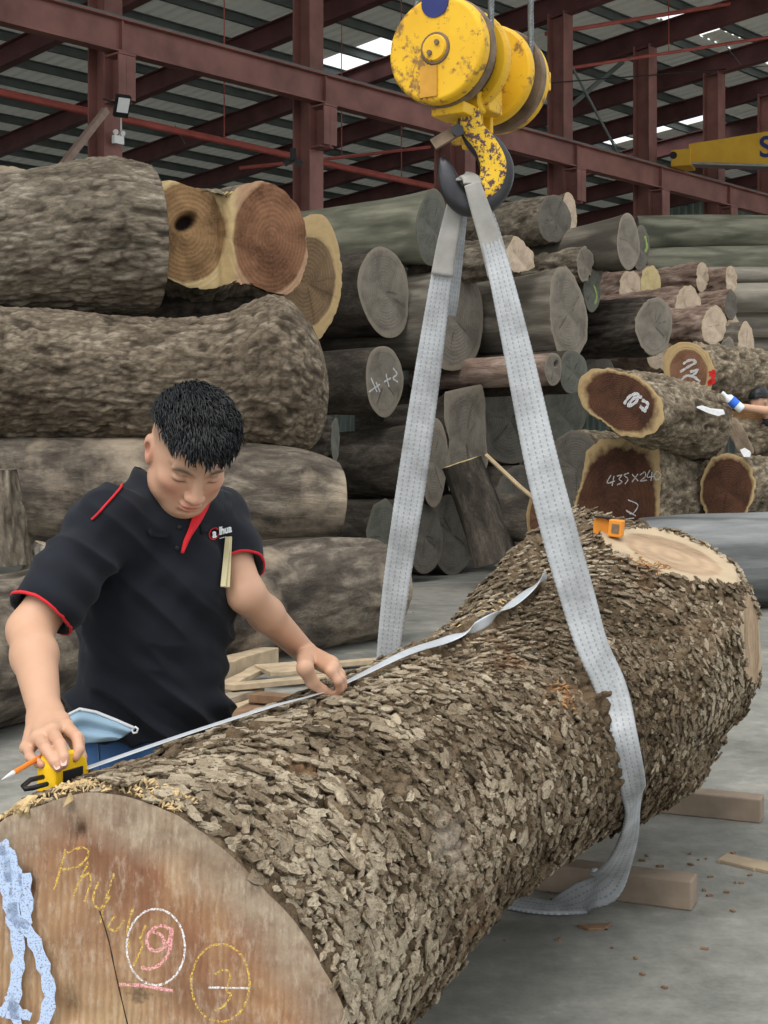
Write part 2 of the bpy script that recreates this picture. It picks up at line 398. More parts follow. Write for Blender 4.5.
wi = MB().tube([cpt(121, 118, .1), cpt(121, 130, .06), cpt(119, 138, .05)], .012, 6).obj('wire', M_white); tag(wi, 'short white wire hanging from the floodlight to the emergency light', 'wire')
st = MB().bar(on(BB+1.0, 106, 110), on(BB+1.3, 26, 212), .10, .10).obj('timber_prop', plain('prop_wood', (.28, .2, .16), .8)); tag(st, 'slanting timber prop leaning on the nearest column', 'prop')
fn = thing('wall_fan', 'black fan fixed on the second column', 'fan', on(BB+.3, 293, 158)); o = on(BB+.35, 293, 159)
MB().lathe(o, U*-.8+W*.6, [(-.05, .03), (.02, .05), (.06, .04)], 12).obj('motor', M_black, fn)
for s in range(3):
    an = s*2.09; d = ZZ*math.cos(an)+U*math.sin(an)*.75+W*math.sin(an)*.6; MB().bar(o+d*.03, o+d*.2, .11, .012, (U*-.8+W*.6)).obj('blade', M_black, fn)
# ---------------------------------------------------------------- log builder
B_grey = bark_mat('grey_bark', (.080, .063, .047), (.225, .188, .142), (.43, .375, .295), 1.0)
B_brown = bark_mat('brown_bark', (.068, .051, .036), (.205, .163, .118), (.42, .35, .265), 1.0)
B_dusty = bark_mat('dusty_grey_bark', (.060, .048, .040), (.155, .130, .104), (.34, .29, .225), .8, .3, dirt=(.43, .35, .26))
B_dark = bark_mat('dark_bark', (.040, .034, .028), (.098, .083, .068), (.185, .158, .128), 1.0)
B_furrow = bark_mat('furrowed_bark', (.035, .029, .024), (.10, .083, .068), (.20, .17, .14), 1.0, .15)
B_smooth = bark_mat('weathered_sapwood', (.12, .105, .085), (.215, .19, .155), (.32, .29, .235), .6, .12, bd=.008)
B_pale = bark_mat('pale_weathered_wood', (.22, .20, .165), (.33, .30, .25), (.44, .40, .335), .6, .1, bd=.008)
B_green = bark_mat('mossy_grey_wood', (.17, .175, .13), (.28, .275, .205), (.40, .385, .295), .5, .1, bd=.008)
B_slate = bark_mat('blue_grey_wood', (.13, .138, .14), (.205, .213, .212), (.28, .288, .282), .5, .08, bd=.006)
B_scaly = bark_mat('scaly_bark', (.060, .045, .030), (.25, .20, .138), (.56, .48, .36), 1.6, .6)
B_pink = bark_mat('fresh_brown_bark', (.17, .11, .085), (.38, .27, .215), (.56, .45, .37), 1.0, .2)
F_grey = face_mat('weathered_cut', (.13, .113, .092), (.215, .19, .155), (.26, .22, .17), .93)
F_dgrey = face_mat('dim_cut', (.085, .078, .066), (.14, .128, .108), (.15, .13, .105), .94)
F_teal = face_mat('mossy_cut', (.085, .086, .072), (.135, .136, .112), (.14, .13, .10), .94)
F_tan = face_mat('tan_cut', (.38, .285, .20), (.56, .45, .345), (.46, .36, .24), .92)
F_yellow = face_mat('yellow_cut', (.46, .36, .17), (.58, .47, .25), (.55, .43, .23), .92)
F_dark = face_mat('chocolate_cut', (.040, .016, .009), (.092, .040, .022), (.52, .38, .19), .925)
F_red = face_mat('red_brown_cut', (.155, .070, .040), (.255, .135, .080), (.56, .41, .20), .80)
F_hollow = face_mat('golden_brown_cut', (.215, .105, .045), (.35, .20, .095), (.56, .42, .21), .86)
F_disc = face_mat('olive_brown_cut', (.105, .066, .036), (.175, .115, .063), (.50, .36, .18), .83)
M_chalk = None
def chalk_mat(name, c, dens=.45):
    n = NT(name); t = n.n.new('ShaderNodeBsdfTransparent'); x = n.n.new('ShaderNodeMixShader'); n.out(c, .95, spec=.05)
    f = n.ramp(n.noise(n.coord(), 330, 3, .75), [(dens-.06, 0), (dens+.10, 1)])
    n.t.links.new(f, x.inputs[0]); n.t.links.new(t.outputs[0], x.inputs[1]); n.t.links.new(n.b.outputs[0], x.inputs[2]); n.t.links.new(x.outputs[0], n.n['Material Output'].inputs[0]); return n.m
C_white = chalk_mat('white_chalk', (.80, .81, .83), .46)
C_blue = chalk_mat('pale_blue_chalk', (.46, .58, .80), .38)
C_pink = chalk_mat('pink_chalk', (.85, .40, .42), .46)
C_yellow = chalk_mat('yellow_chalk', (.72, .50, .10), .50)
C_red = plain('red_paint', (.62, .03, .03), .6)
C_green = chalk_mat('green_paint', (.45, .68, .15), .5)

STY = dict(plate=(.16, .055, .018, .030), deep=(.30, .060, .040, .035), scaly=(.10, .060, .022, .030), craggy=(.085, .038, .017, .034), smooth=(.7, .13, .010, .020), furrow=(.45, .045, .022, .012), wood=(1.5, .3, .003, .012))
SEED = [11]
RADF = [None]
def core(root, frame, st, rfun, bark, face, style='plate', nphi=64, nl=40, caps=(1, 1), dx=0.0, hole=None, farface=None, labelsap=None, lump=1.0, name='bark'):
    """frame: 4x4, local +X looks out of the near cut; st: [(x, y, z, scale)] from the near end to the far end; rfun(phi) = outline radius"""
    SEED[0] += 1; sd_ = SEED[0]; cl, cw, amp, la = STY[style]; la *= lump
    st = np.array(st, float); L = abs(st[0, 0]-st[-1, 0]); s = np.linspace(0, 1, nl+1)
    tt = np.linspace(0, 1, len(st))
    def cr(y):                              # smooth interpolation of the stations
        i = np.clip((s*(len(st)-1)).astype(int), 0, len(st)-2); u = s*(len(st)-1)-i
        g = lambda j: y[np.clip(j, 0, len(y)-1)]
        p0, p1, p2, p3 = g(i-1), g(i), g(i+1), g(i+2)
        return .5*(2*p1+(p2-p0)*u+(2*p0-5*p1+4*p2-p3)*u*u+(3*p1-p0-3*p2+p3)*u**3)
    X, Y, Z, S = (cr(st[:, j]) for j in range(4))
    ph = np.linspace(0, 2*np.pi, nphi, endpoint=False); r0 = rfun(ph); rm = r0.mean()
    keep = np.exp(-s*3.0)[:, None]
    r = (r0[None]*keep+(rm*(1+.05*np.cos(2*ph+sd_)+.03*np.cos(3*ph+2*sd_)))[None]*(1-keep))*S[:, None]
    xx = np.broadcast_to(X[:, None], r.shape)
    q = np.stack([xx, rm*np.cos(ph)[None]+0*r, rm*np.sin(ph)[None]+0*r], -1)
    r = r+la*fbm(q*np.array([1.6, 2.6, 2.6])+sd_*7, 3, sd_)*rm*2.0*(1-.7*keep)
    wq = q+.03*np.stack([fbm(q*5+3, 2, sd_), fbm(q*5+9, 2, sd_), fbm(q*5+5, 2, sd_)], -1)
    f1, f2, cid = vor(wq/np.array([cl, cw, cw]), sd_)
    e = f2-f1; cr_ = 1-sstep(0.02, .30, e)
    rd = 1-2*np.abs(fbm(wq*np.array([.55/cl, .66/cw, .66/cw]), 3, sd_+50)); rd2 = fbm(q*np.array([1.8/cl, 1.5/cw, 1.5/cw]), 3, sd_+60)
    near = (.45+.55*sstep(0, .05, s))[:, None]
    r = r+near*(amp*.55*(sstep(.0, .35, e)-.6+.7*(cid-.5))+amp*1.5*(rd-.55)+amp*.75*rd2)
    cr_ = np.clip(.6*cr_+.9*sstep(.45, -.1, rd), 0, 1)
    v = np.stack([xx, Y[:, None]+r*np.cos(ph)[None], Z[:, None]+r*np.sin(ph)[None]], -1)
    if dx: v[..., 0] += dx*(v[..., 1]-Y[0])*np.exp(-s*4)[:, None]
    n = nphi; f = [(i*n+k, (i+1)*n+k, (i+1)*n+(k+1) % n, i*n+(k+1) % n) for i in range(nl) for k in range(n)]
    link(name, mesh(name, v, f, bark, True, {'crack': cr_}), root, frame)
    for end in (0, 1):
        if not caps[end]: continue
        ring = v[0] if end == 0 else v[-1]; c = ring.mean(0); fs = [1, .97, .88, .76, .62, .46, .3, .15]
        if end == 1: fs = [1, .7, .35]
        elif RADF[0]: fs = [1, .985]+list(np.linspace(.96, .04, 30))
        vv = []; rad = []; sg = 1 if end == 0 else -1; kk = max(3, n//9); rs_ = np.mean([np.roll(ring, q_, 0) for q_ in range(-kk, kk+1)], 0)
        for j, fq in enumerate(fs):
            p = c+((ring if j < 2 else rs_*1.0)-c)*fq
            p = p+np.array([1., 0, 0])*sg*(.006*fbm(p*14, 3, sd_)[:, None]+(.004 if j else 0.002))
            if hole is not None and end == 0 and j:
                d = np.sqrt(((p[:, 1]-hole[0])/hole[2])**2+((p[:, 2]-hole[1])/hole[3])**2); p[:, 0] -= hole[4]*(1-sstep(.6, 1.0, d))
            vv.append(p); rad.append(np.full(n, fq))
        m = len(fs); vv = np.concatenate(vv+[c[None]+np.array([[sg*.004, 0, 0]])]); rad = np.concatenate(rad+[np.zeros(1)])
        ff = [(i*n+k, i*n+(k+1) % n, (i+1)*n+(k+1) % n, (i+1)*n+k) for i in range(m-1) for k in range(n)]+[((m-1)*n+k, (m-1)*n+(k+1) % n, m*n) for k in range(n)]
        rc = np.random.RandomState(sd_*3+end); tq = np.concatenate([np.tile(ph, m), [0]]); ck_ = np.zeros(len(rad))
        for _ in range(rc.randint(2, 6)):
            a_, l0, l1, w_ = rc.uniform(0, 6.28), rc.uniform(0, .35), rc.uniform(.45, .95), rc.uniform(.012, .03); da = (tq-a_-.25*(rad-.5)*rc.uniform(-1, 1)+np.pi) % (2*np.pi)-np.pi
            ck_ = np.maximum(ck_, np.exp(-(da*np.maximum(rad, .05)/w_)**2)*(rad > l0)*(rad < l1)*rc.uniform(.3, .75))
        ex_ = {'rad': rad, 'crk': ck_}
        if end == 0 and RADF[0]: vv, ex_ = RADF[0](vv, rad, frame, root)
        if end == 1: ff = [q[::-1] for q in ff]
        link('cut_face', mesh('cut_face', vv, ff, (face if end == 0 else (farface or face)), True, ex_), root, frame)

def polar(pts):
    pts = np.array(pts); a = np.arctan2(pts[:, 1], pts[:, 0]); r = np.hypot(pts[:, 0], pts[:, 1]); o = np.argsort(a); a, r = a[o], r[o]
    a = np.concatenate([a-2*np.pi, a, a+2*np.pi]); r = np.concatenate([r, r, r])
    return lambda ph: np.interp(np.where(ph > np.pi, ph-2*np.pi, ph), a, r)
def camray(px, py): return Vector(((px-384)/F, 1, (HZ-py)/F))
def onplane(px, py, c, n):
    d = camray(px, py); o = Vector((0, 0, CH)); return o+d*((c-o).dot(n)/d.dot(n))
def ell(cx, cy, rx, ry, rot=0, rough=.04, n=40, seed=0):
    rg = random.Random(seed+int(cx*7+cy)); a1, a2 = rg.uniform(0, 6), rg.uniform(0, 6); out = []
    for i in range(n):
        t = 2*math.pi*i/n; m = 1+rough*math.sin(2*t+a1)+rough*.8*math.sin(3*t+a2)+rough*.4*math.sin(5*t+a1)
        x, y = rx*m*math.cos(t), ry*m*math.sin(t); c, s = math.cos(R(rot)), math.sin(R(rot)); out.append((cx+x*c-y*s, cy+x*s+y*c))
    return out
camo = Vector((0, 0, CH)); PLACED = []; MISS = []
LOGS = {}; THETA = {}
def strokes(root, c, n, mw, lines, wpx, k, m, nm='chalk_mark', off=.012):
    """flat chalk strokes on a cut face: lines of pixel points, laid on the plane of the face"""
    o = c+n*off; hw = wpx/k/2
    for ln in lines:
        q = MB()
        p = [onplane(x, y, o, n) for x, y in ln]; u = []
        for i in range(len(p)-1):
            for j in range(4):
                t = j/4; a, b_, cc, d = p[max(i-1, 0)], p[i], p[i+1], p[min(i+2, len(p)-1)]
                u.append(.5*(2*b_+(cc-a)*t+(2*a-5*b_+4*cc-d)*t*t+(3*b_-a-3*cc+d)*t**3))
        u.append(p[-1]); vv = []
        for i, x in enumerate(u):
            d = (u[min(i+1, len(u)-1)]-u[max(i-1, 0)]).normalized(); s = d.cross(n)*hw*(1+.25*math.sin(i*2.3)); vv += [x-s, x+s]
        q.add(vv, [(2*i, 2*i+2, 2*i+3, 2*i+1) for i in range(len(u)-1)])
        q.obj(nm, m, root, fix=False)
def flog(label, face, k, L=3.5, side='L', theta=None, slope=0, bark=B_grey, cut=F_grey, style='plate', taper=.95, group=None, hole=None, name='log', root=None, marks=(), bend=0, nl=None, lump=1.0, dx=0):
    """a log whose near cut is seen: face = ellipse (cx, cy, rx, ry[, rot]) or a list of outline points in pixels"""
    if not isinstance(face[0], (tuple, list)):
        rx, ry = face[2], face[3]; cx, cy = face[0], face[1]
        if theta is None: theta = THETA.get(group) or math.degrees(math.acos(min(.98, rx/ry)))
        pts = ell(*face)
    else:
        pts = []
        for i in range(len(face)):
            (x0, y0), (x1, y1) = face[i], face[(i+1) % len(face)]
            pts += [(x0+(x1-x0)*t/4, y0+(y1-y0)*t/4) for t in range(4)]
        cx = sum(p[0] for p in pts)/len(pts); cy = sum(p[1] for p in pts)/len(pts); theta = 40 if theta is None else theta
        rx = (max(p[0] for p in pts)-min(p[0] for p in pts))/2; ry = (max(p[1] for p in pts)-min(p[1] for p in pts))/2
    c = K(cx, cy, k); vw = camray(cx, cy); vw.z = 0; vw.normalize()
    th = R(theta)*(1 if side == 'L' else -1)
    far = Vector((vw.x*math.cos(th)-vw.y*math.sin(th), vw.x*math.sin(th)+vw.y*math.cos(th), slope)).normalized()
    ex = -far; ey = ZZ.cross(ex).normalized(); ez = ex.cross(ey)
    loc = [((p-c).dot(ey), (p-c).dot(ez)) for p in (onplane(x, y, c, ex) for x, y in pts)]
    rf = polar(loc); rm = rf(np.linspace(0, 6.28, 60)).mean()
    if root is None and group in THETA:
        k0 = k
        for dk in [0]+[q_*sg for q_ in range(1, 15) for sg in (-1, 1)]:
            k = k0+dk; c2 = (c-camo)*(k0/k)+camo; r2 = rm*k0/k*.9; sg_ = [c2+far*L*i/12 for i in range(13)]
            if c2.z-r2 < -.15*r2-.1: continue
            if all(min((a_-b_).length for a_ in sg_ for b_ in s2) > r2+r3 for s2, r3 in PLACED): break
        else: k = k0; c2 = c; r2 = rm*.9; MISS.append(label); sg_ = [c+far*L*i/12 for i in range(13)]
        PLACED.append((sg_, r2)); s_ = k0/k; c = c2; loc = [(a_*s_, b_*s_) for a_, b_ in loc]; rf = polar(loc); rm *= s_
    if root is None:
        base = c+far*L/2-ZZ*rm; root = thing(name, label, 'log', base, group)
    o0 = origin_of(root)
    fr = Matrix((ex, ey, ez)).transposed().to_4x4(); fr.translation = c-o0
    nphi = int(min(150, max(26, 2*math.pi*ry/2.6))); Lp = L*k*max(.3, math.sin(R(theta)))
    nl = nl or int(min(150, max(14, Lp/3.2)))
    st = [(-L*t, bend*math.sin(math.pi*t), bend*.6*math.sin(math.pi*t), 1+(taper-1)*t) for t in (0, .25, .5, .75, 1)]
    core(root, fr, st, rf, bark, cut, style, nphi, nl, hole=hole, lump=lump, dx=dx)
    for m in marks: strokes(root, c, ex, fr, m[0], m[1], k, m[2], *m[3:])
    LOGS[label] = (root, c, ex); return root
def plog(label, path, bark=B_grey, cut=F_grey, style='plate', group=None, nphi=120, nl=120, ov=.06, lump=1.0, name='log', seed=0, dx=0, cat='log'):
    """a log lying across the view: path = [(px, py, radius in px, k)] from its near cut along its axis"""
    pp = [K(x, y, k) for x, y, r, k in path]; rr = [r/k for x, y, r, k in path]
    ex = (pp[0]-pp[-1]).normalized(); ey = ZZ.cross(ex).normalized(); ez = ex.cross(ey)
    base = (pp[0]+pp[-1])/2-ZZ*(sum(rr)/len(rr)); root = thing(name, label, cat, base, group)
    fr = Matrix((ex, ey, ez)).transposed().to_4x4(); fr.translation = pp[0]-base
    PLACED.append(([pp[0].lerp(pp[-1], i/16) for i in range(17)], .9*sum(rr)/len(rr)))
    st = [((p-pp[0]).dot(ex), (p-pp[0]).dot(ey), (p-pp[0]).dot(ez), r/rr[0]) for p, r in zip(pp, rr)]
    rg = random.Random(seed+5); a1, a2 = rg.uniform(0, 6), rg.uniform(0, 6)
    core(root, fr, st, lambda ph: rr[0]*(1+ov*np.cos(2*ph+a1)+ov*.6*np.cos(3*ph+a2)), bark, cut, style, nphi, nl, lump=lump, dx=dx)
    LOGS[label] = (root, pp[0], ex); return root

GL, GC, GR, GF = 'big logs stacked at the left', 'logs in the dark middle stack', 'fresh sawn logs in the right pile', 'small logs in the far right pile'
THETA = {GC: 50, GF: 52, GR: 34}
# ---------------------------------------------------------------- left stack
plog('huge grey log with furrowed bark on top of the left stack', [(150, 236, 70, 121), (110, 233, 76, 121), (50, 238, 72, 122), (-60, 246, 68, 124), (-200, 252, 66, 126), (-330, 256, 64, 128)], B_grey, F_grey, 'plate', GL, 230, 190, .05, .6, dx=-.25)
def two_hearts(vv, rad, frame, root):
    o = np.array(list(origin_of(root))); M_ = np.array(frame); w_ = vv@M_[:3, :3].T+M_[:3, 3]+o; px = 384+F*w_[:, 0]/w_[:, 1]; py = HZ-F*(w_[:, 2]-CH)/w_[:, 1]
    d1 = np.hypot((px-187)/46, (py-232)/56); d2 = np.hypot((px-268)/38, (py-239)/61); r_ = np.minimum(d1, d2)*.93
    lobe = sstep(232, 240, px); hole = np.exp(-(((px-186)/10)**2+((py-222+.3*(px-186))/8)**2)**2); gr = np.exp(-((px-222-.06*(py-200))/6)**2); g2 = np.exp(-((px-212)/4)**2)*(py > 190)*(py < 235)
    vv = vv.copy(); vv[:, 0] += .10*lobe*np.sin(np.clip((px-236)/66, 0, 1)*1.57)-.12*hole-.10*gr
    return vv, {'rad': np.clip(r_, 0, 1), 'lobe': lobe, 'pit': np.clip(hole*1.3+.6*g2*vn(np.stack([px/4, py/4, px*0], -1)), 0, 1)}
def hollow_mat():
    m = face_mat('two_heart_cut', (.125, .066, .028), (.285, .170, .080), (.60, .46, .24), .84); t = m.node_tree; b = t.nodes['Principled BSDF']; src = b.inputs['Base Color'].links[0].from_socket
    def mx(a, fac, c, mode):
        q = t.nodes.new('ShaderNodeMix'); q.data_type = 'RGBA'; q.blend_type = mode; t.links.new(a, q.inputs[6]); q.inputs[7].default_value = c+(1,); at = t.nodes.new('ShaderNodeAttribute'); at.attribute_name = fac; t.links.new(at.outputs['Fac'], q.inputs[0]); return q.outputs[2]
    o = mx(src, 'lobe', (.72, .60, .70), 'MULTIPLY'); o = mx(o, 'pit', (.012, .008, .006), 'MIX'); t.links.new(o, b.inputs['Base Color']); return m
RADF[0] = two_hearts
flog('hollow-hearted log with two golden hearts and pale sapwood', [(153, 181), (172, 180), (195, 188), (215, 193), (228, 196), (240, 186), (258, 181), (277, 189), (293, 206), (303, 232), (303, 262), (296, 285), (283, 296), (268, 294), (252, 286), (240, 279), (226, 285), (205, 290), (185, 286), (166, 277), (150, 266), (146, 225)],
     118, 1.2, 'L', 18, 0, B_grey, hollow_mat(), 'plate', .95, GL, lump=.5); RADF[0] = None
flog('olive-hearted log with a wide pale rim behind the hollow log', (306, 282, 34, 70, 8), 105, 2.4, 'L', 22, 0, B_dark, F_disc, 'plate', .95, GL)
plog('long bent brown log with a knobbly end above the man', [(317, 398, 40, 121), (303, 386, 62, 122), (268, 373, 76, 124), (210, 380, 62, 125), (120, 378, 60, 126), (20, 374, 65, 127), (-60, 372, 68, 127), (-200, 370, 68, 128), (-330, 370, 68, 129)], B_brown, F_grey, 'craggy', GL, 230, 230, .05, 1.0, dx=-.2)
plog('dusty log with a pale cut end beside the man head', [(335, 497, 36, 127), (300, 493, 43, 127), (220, 492, 48, 127), (100, 492, 52, 128), (-30, 492, 52, 129), (-170, 494, 52, 130), (-300, 496, 52, 131)], B_dusty, F_grey, 'smooth', GL, 120, 110, .05, 1.3, dx=-.3)
plog('dusty grey log lying on the floor behind the man', [(366, 588, 49, 129), (320, 592, 54, 133), (220, 608, 60, 145), (100, 632, 68, 165), (-20, 655, 75, 188), (-110, 671, 83, 210)], B_dusty, F_grey, 'smooth', GL, 120, 120, .05, 1.1, dx=-.2)
flog('tan log end peeping over the huge top log at the left edge', (8, 184, 30, 17), 106, 1.4, 'L', 30, 0, B_grey, F_tan, 'plate', 1.0)
plog('added dark log end darkening the gap under the hollow log', [(262, 318, 34, 112), (200, 316, 34, 111), (100, 316, 34, 110)], B_dark, F_dgrey, 'plate', GL, 60, 40)  # backing log put in so that this gap stays dark
plog('grey log end showing below the knobbly bent log', [(335, 440, 22, 119), (300, 440, 26, 118), (200, 440, 28, 117)], B_dark, F_teal, 'plate', GL, 60, 40)
plog('upright pale weathered stump at the left picture edge', [(2, 470, 15, 140), (4, 520, 20, 140), (6, 565, 24, 140)], B_grey, F_grey, 'furrow', GL, 60, 40)
plog('pale crumbly log end between the stump and the man sleeve', [(47, 545, 12, 137), (40, 572, 16, 137), (30, 600, 18, 137)], B_pale, F_tan, 'scaly', GL, 50, 30)

# ---------------------------------------------------------------- middle stack
KM = 87
ck = lambda *l: [list(q) for q in l]
flog('thick mossy grey log on top of the middle stack behind the sling', (432, 228, 16, 38), KM-3, 2.2, 'L', 50, .03, B_green, F_teal, 'wood', 1.0, GC, lump=1.6)
flog('grey log with a tall leaning oval cut beside the olive-hearted log', (384, 292, 25, 46, -12), KM, 2.2, 'L', 50, 0, B_dark, F_grey, 'wood', 1.0, GC)
flog('round grey log cut half hidden by the left sling leg', (455, 320, 29, 52), KM+1, 2.2, 'L', 50, 0, B_smooth, F_grey, 'wood', 1.0, GC)
flog('dark log with white chalk signs on its end', (384, 381, 18, 37), KM+2, 2.2, 'L', 50, 0, B_dark, F_grey, 'wood', 1.0, GC,
     marks=[(ck([(371, 378), (377, 392)], [(369, 392), (380, 384)], [(376, 382), (380, 392)], [(386, 374), (389, 387)], [(384, 382), (391, 378)], [(393, 368), (397, 374), (393, 378), (398, 382)]), 1.6, C_white)])
flog('brown dim log below the chalk-marked log', (434, 462, 13, 46), KM+3, 2.2, 'L', 50, 0, B_dark, F_grey, 'wood', 1.0, GC)
flog('large grey log with a house-shaped cut right of the sling', [(556, 268), (566, 266), (574, 276), (583, 297), (588, 318), (587, 340), (578, 357), (568, 363), (557, 352), (551, 330), (549, 300), (551, 280)], KM+1, 2.2, 'L', 50, 0, B_smooth, F_grey, 'wood', 1.0, GC)
flog('dark deeply furrowed log with a ringed grey cut', (654, 326, 19, 28), KM-8, 1.1, 'L', 50, 0, B_furrow, F_grey, 'furrow', 1.02, GC)
flog('weathered grey log on the top row right of the hook', (554, 219, 16, 25), KM-8, 2.2, 'L', 50, 0, B_grey, F_dgrey, 'plate', 1.02, GC)
flog('short grey log peeping out behind the top row log', (569, 217, 8, 24), KM-12, 2.0, 'L', 50, 0, B_grey, F_tan, 'plate', 1.0, GC)
flog('grey log with a scarred round cut at the right of the top row', (628, 242, 11, 29), KM-6, 2.2, 'L', 50, -.02, B_smooth, F_grey, 'wood', 1.0, GC)
flog('dark log cut with a green paint dab behind the scarred log', (641, 248, 8, 23), KM-9, 2.2, 'L', 50, 0, B_dark, F_dgrey, 'plate', 1.0, GC, marks=[(ck([(645, 236), (647, 247), (645, 252)]), 3, C_green)])
flog('angular split log chunk between the sling and the cracked bark log', [(514, 236), (522, 240), (532, 252), (535, 268), (524, 272), (506, 272), (500, 262), (508, 248)], KM-1, 1.6, 'L', 50, 0, B_grey, F_tan, 'deep', 1.0, GC)
flog('log with cracked bark and a small grey cut in the second row', (585, 264, 8, 18), KM-6, 1.5, 'L', 50, -.02, B_grey, F_grey, 'deep', 1.0, GC)
flog('small dark log end beside the cracked bark log', (597, 270, 6, 15), KM-9, 1.2, 'L', 50, 0, B_dark, F_dgrey, 'wood', 1.0, GC)
flog('grey log cut with green paint beside the house-shaped cut', (592, 290, 9, 21), KM-6, 1.2, 'L', 50, 0, B_dark, F_teal, 'wood', 1.0, GC, marks=[(ck([(594, 285), (597, 296), (595, 304)]), 2.5, C_green)])
flog('flat dark slab of log standing on edge behind the left sling leg', [(444, 392), (462, 388), (482, 384), (485, 400), (486, 440), (488, 462), (480, 486), (466, 490), (458, 470), (452, 488), (449, 492), (447, 470), (449, 440), (444, 420)], KM+5, 0.9, 'L', 50, 0, B_dark, F_grey, 'wood', 1.0, GC)
flog('dark log end at the foot of the middle stack left of the sling', [(366, 530), (373, 505), (386, 498), (398, 512), (404, 545), (396, 572), (378, 578), (368, 560)], KM+6, 2.0, 'L', 50, 0, B_dark, F_teal, 'wood', 1.0, GC,
     marks=[(ck([(375, 562), (380, 556), (378, 566)], [(381, 553), (386, 549), (384, 560)]), 1.4, C_white)])
flog('dark log end at the foot of the middle stack behind the sling', (424, 536, 18, 38), KM+5, 2.2, 'L', 50, 0, B_dark, F_dgrey, 'wood', 1.0, GC)
flog('small dark log with a round hole in its cut', (553, 369, 9, 16), KM+2, 2.2, 'L', 50, 0, B_pink, F_grey, 'wood', 1.0, GC, hole=(0.05, .06, .035, .035, .15))
flog('dark mossy log beside the log with a hole', (573, 372, 15, 21), KM, 2.2, 'L', 50, 0, B_dark, F_teal, 'wood', 1.0, GC)
flog('dark log cut behind the right sling leg, level with the slab', (510, 420, 34, 46), KM-3, 2.2, 'L', 50, 0, B_dark, F_dgrey, 'wood', 1.0, GC)
flog('dark mossy cut right of the right sling leg', (562, 415, 24, 30), KM-2, 2.2, 'L', 50, 0, B_dark, F_teal, 'wood', 1.0, GC)
flog('dark log in the shade below the mossy cut', (545, 462, 26, 34), KM-4, 2.2, 'L', 50, 0, B_dark, F_dgrey, 'wood', 1.0, GC)
flog('low dark log behind the leaning stump', (520, 510, 26, 45), KM-4, 2.2, 'L', 50, 0, B_dark, F_dgrey, 'wood', 1.0, GC)
flog('added low dark log darkening the gap behind the left sling leg', (452, 535, 22, 40), KM-5, 2.2, 'L', 50, 0, B_dark, F_dgrey, 'wood', 1.0, GC)  # dark backing log, added so the gap in the stack reads dark
flog('added dark log darkening the gap far down between the two lowest cuts', (345, 500, 26, 48), KM-6, 2.2, 'L', 50, 0, B_dark, F_teal, 'wood', 1.0, GC)  # another added backing log, its dark tone standing in for deep shade
flog('added short dark log darkening the gap under the furrowed log', (598, 372, 16, 19), KM-4, 2.2, 'L', 50, 0, B_dark, F_dgrey, 'wood', 1.0, GC)  # added behind the furrowed log to fill the gap with darkness
flog('thin reddish log slab standing beside the right sling leg', [(531, 492), (540, 486), (548, 492), (552, 520), (550, 545), (538, 550), (529, 540), (526, 516)], KM+9, 0.5, 'L', 50, 0, B_dark, F_red, 'wood', 1.0, GC)
plog('leaning grey stump with a splintered pale top', [(462, 462, 20, KM+8), (476, 500, 22, KM+8), (488, 535, 23, KM+8), (495, 560, 24, KM+8)], B_dark, F_yellow, 'wood', GC, 60, 40, .05)
st = MB().tube([K(486, 455, KM+12), K(520, 487, KM+14), K(572, 530, KM+20)], .022, 6).obj('stick', plain('tan_stick', (.48, .36, .22), .8)); tag(st, 'long thin tan stick leaning behind the right sling leg', 'stick')

# ---------------------------------------------------------------- right pile, freshly sawn
KR = 104
flog('twin-stem log marked 435 x 240, lower cut', [(586, 452), (600, 440), (625, 437), (650, 438), (659, 446), (662, 480), (659, 515), (655, 560), (640, 600), (600, 612), (562, 600), (556, 560), (560, 528), (574, 505), (582, 480)], KR, 1.5, 'R', 34, .0, B_scaly, F_dark, 'scaly', 1.0, GR, lump=.5,
     marks=[(ck([(611, 475), (607, 483), (615, 481)], [(614, 476), (612, 486)], [(617, 476), (622, 475), (619, 479), (622, 482), (617, 485)], [(629, 473), (624, 475), (628, 479), (625, 484)], [(632, 474), (638, 481)], [(638, 474), (632, 482)], [(640, 475), (645, 472), (645, 477), (640, 481), (647, 480)], [(650, 470), (647, 477), (654, 476)], [(652, 472), (651, 481)], [(657, 471), (654, 476), (657, 480), (661, 475), (657, 471)]), 1.1, C_white),
            (ck([(628, 500), (638, 505), (632, 514), (626, 510), (636, 516)], [(618, 520), (634, 518)]), 1.0, C_white)])
up = flog('twin-stem log with a slanting oval cut daubed with white chalk', [(580, 378), (592, 369), (610, 368), (635, 375), (652, 386), (663, 402), (665, 418), (658, 433), (640, 438), (620, 436), (606, 424), (592, 415), (581, 405), (578, 392)], KR+2, 1.35, 'R', 36, -.13, B_scaly, F_dark, 'scaly', 1.0, GR, lump=.5,
     marks=[(ck([(624, 404), (630, 396), (638, 394), (636, 402), (628, 406), (634, 398), (642, 397)], [(642, 400), (648, 404), (644, 410), (640, 406), (646, 412)]), 3.2, C_white)])
flog('scaly stub of a side branch left of the 435 x 240 log', [(556, 440), (572, 430), (590, 434), (600, 450), (596, 490), (584, 520), (566, 505), (556, 480), (553, 458)], KR-3, 1.6, 'R', 30, .0, B_scaly, F_dgrey, 'scaly', 1.0, GR)
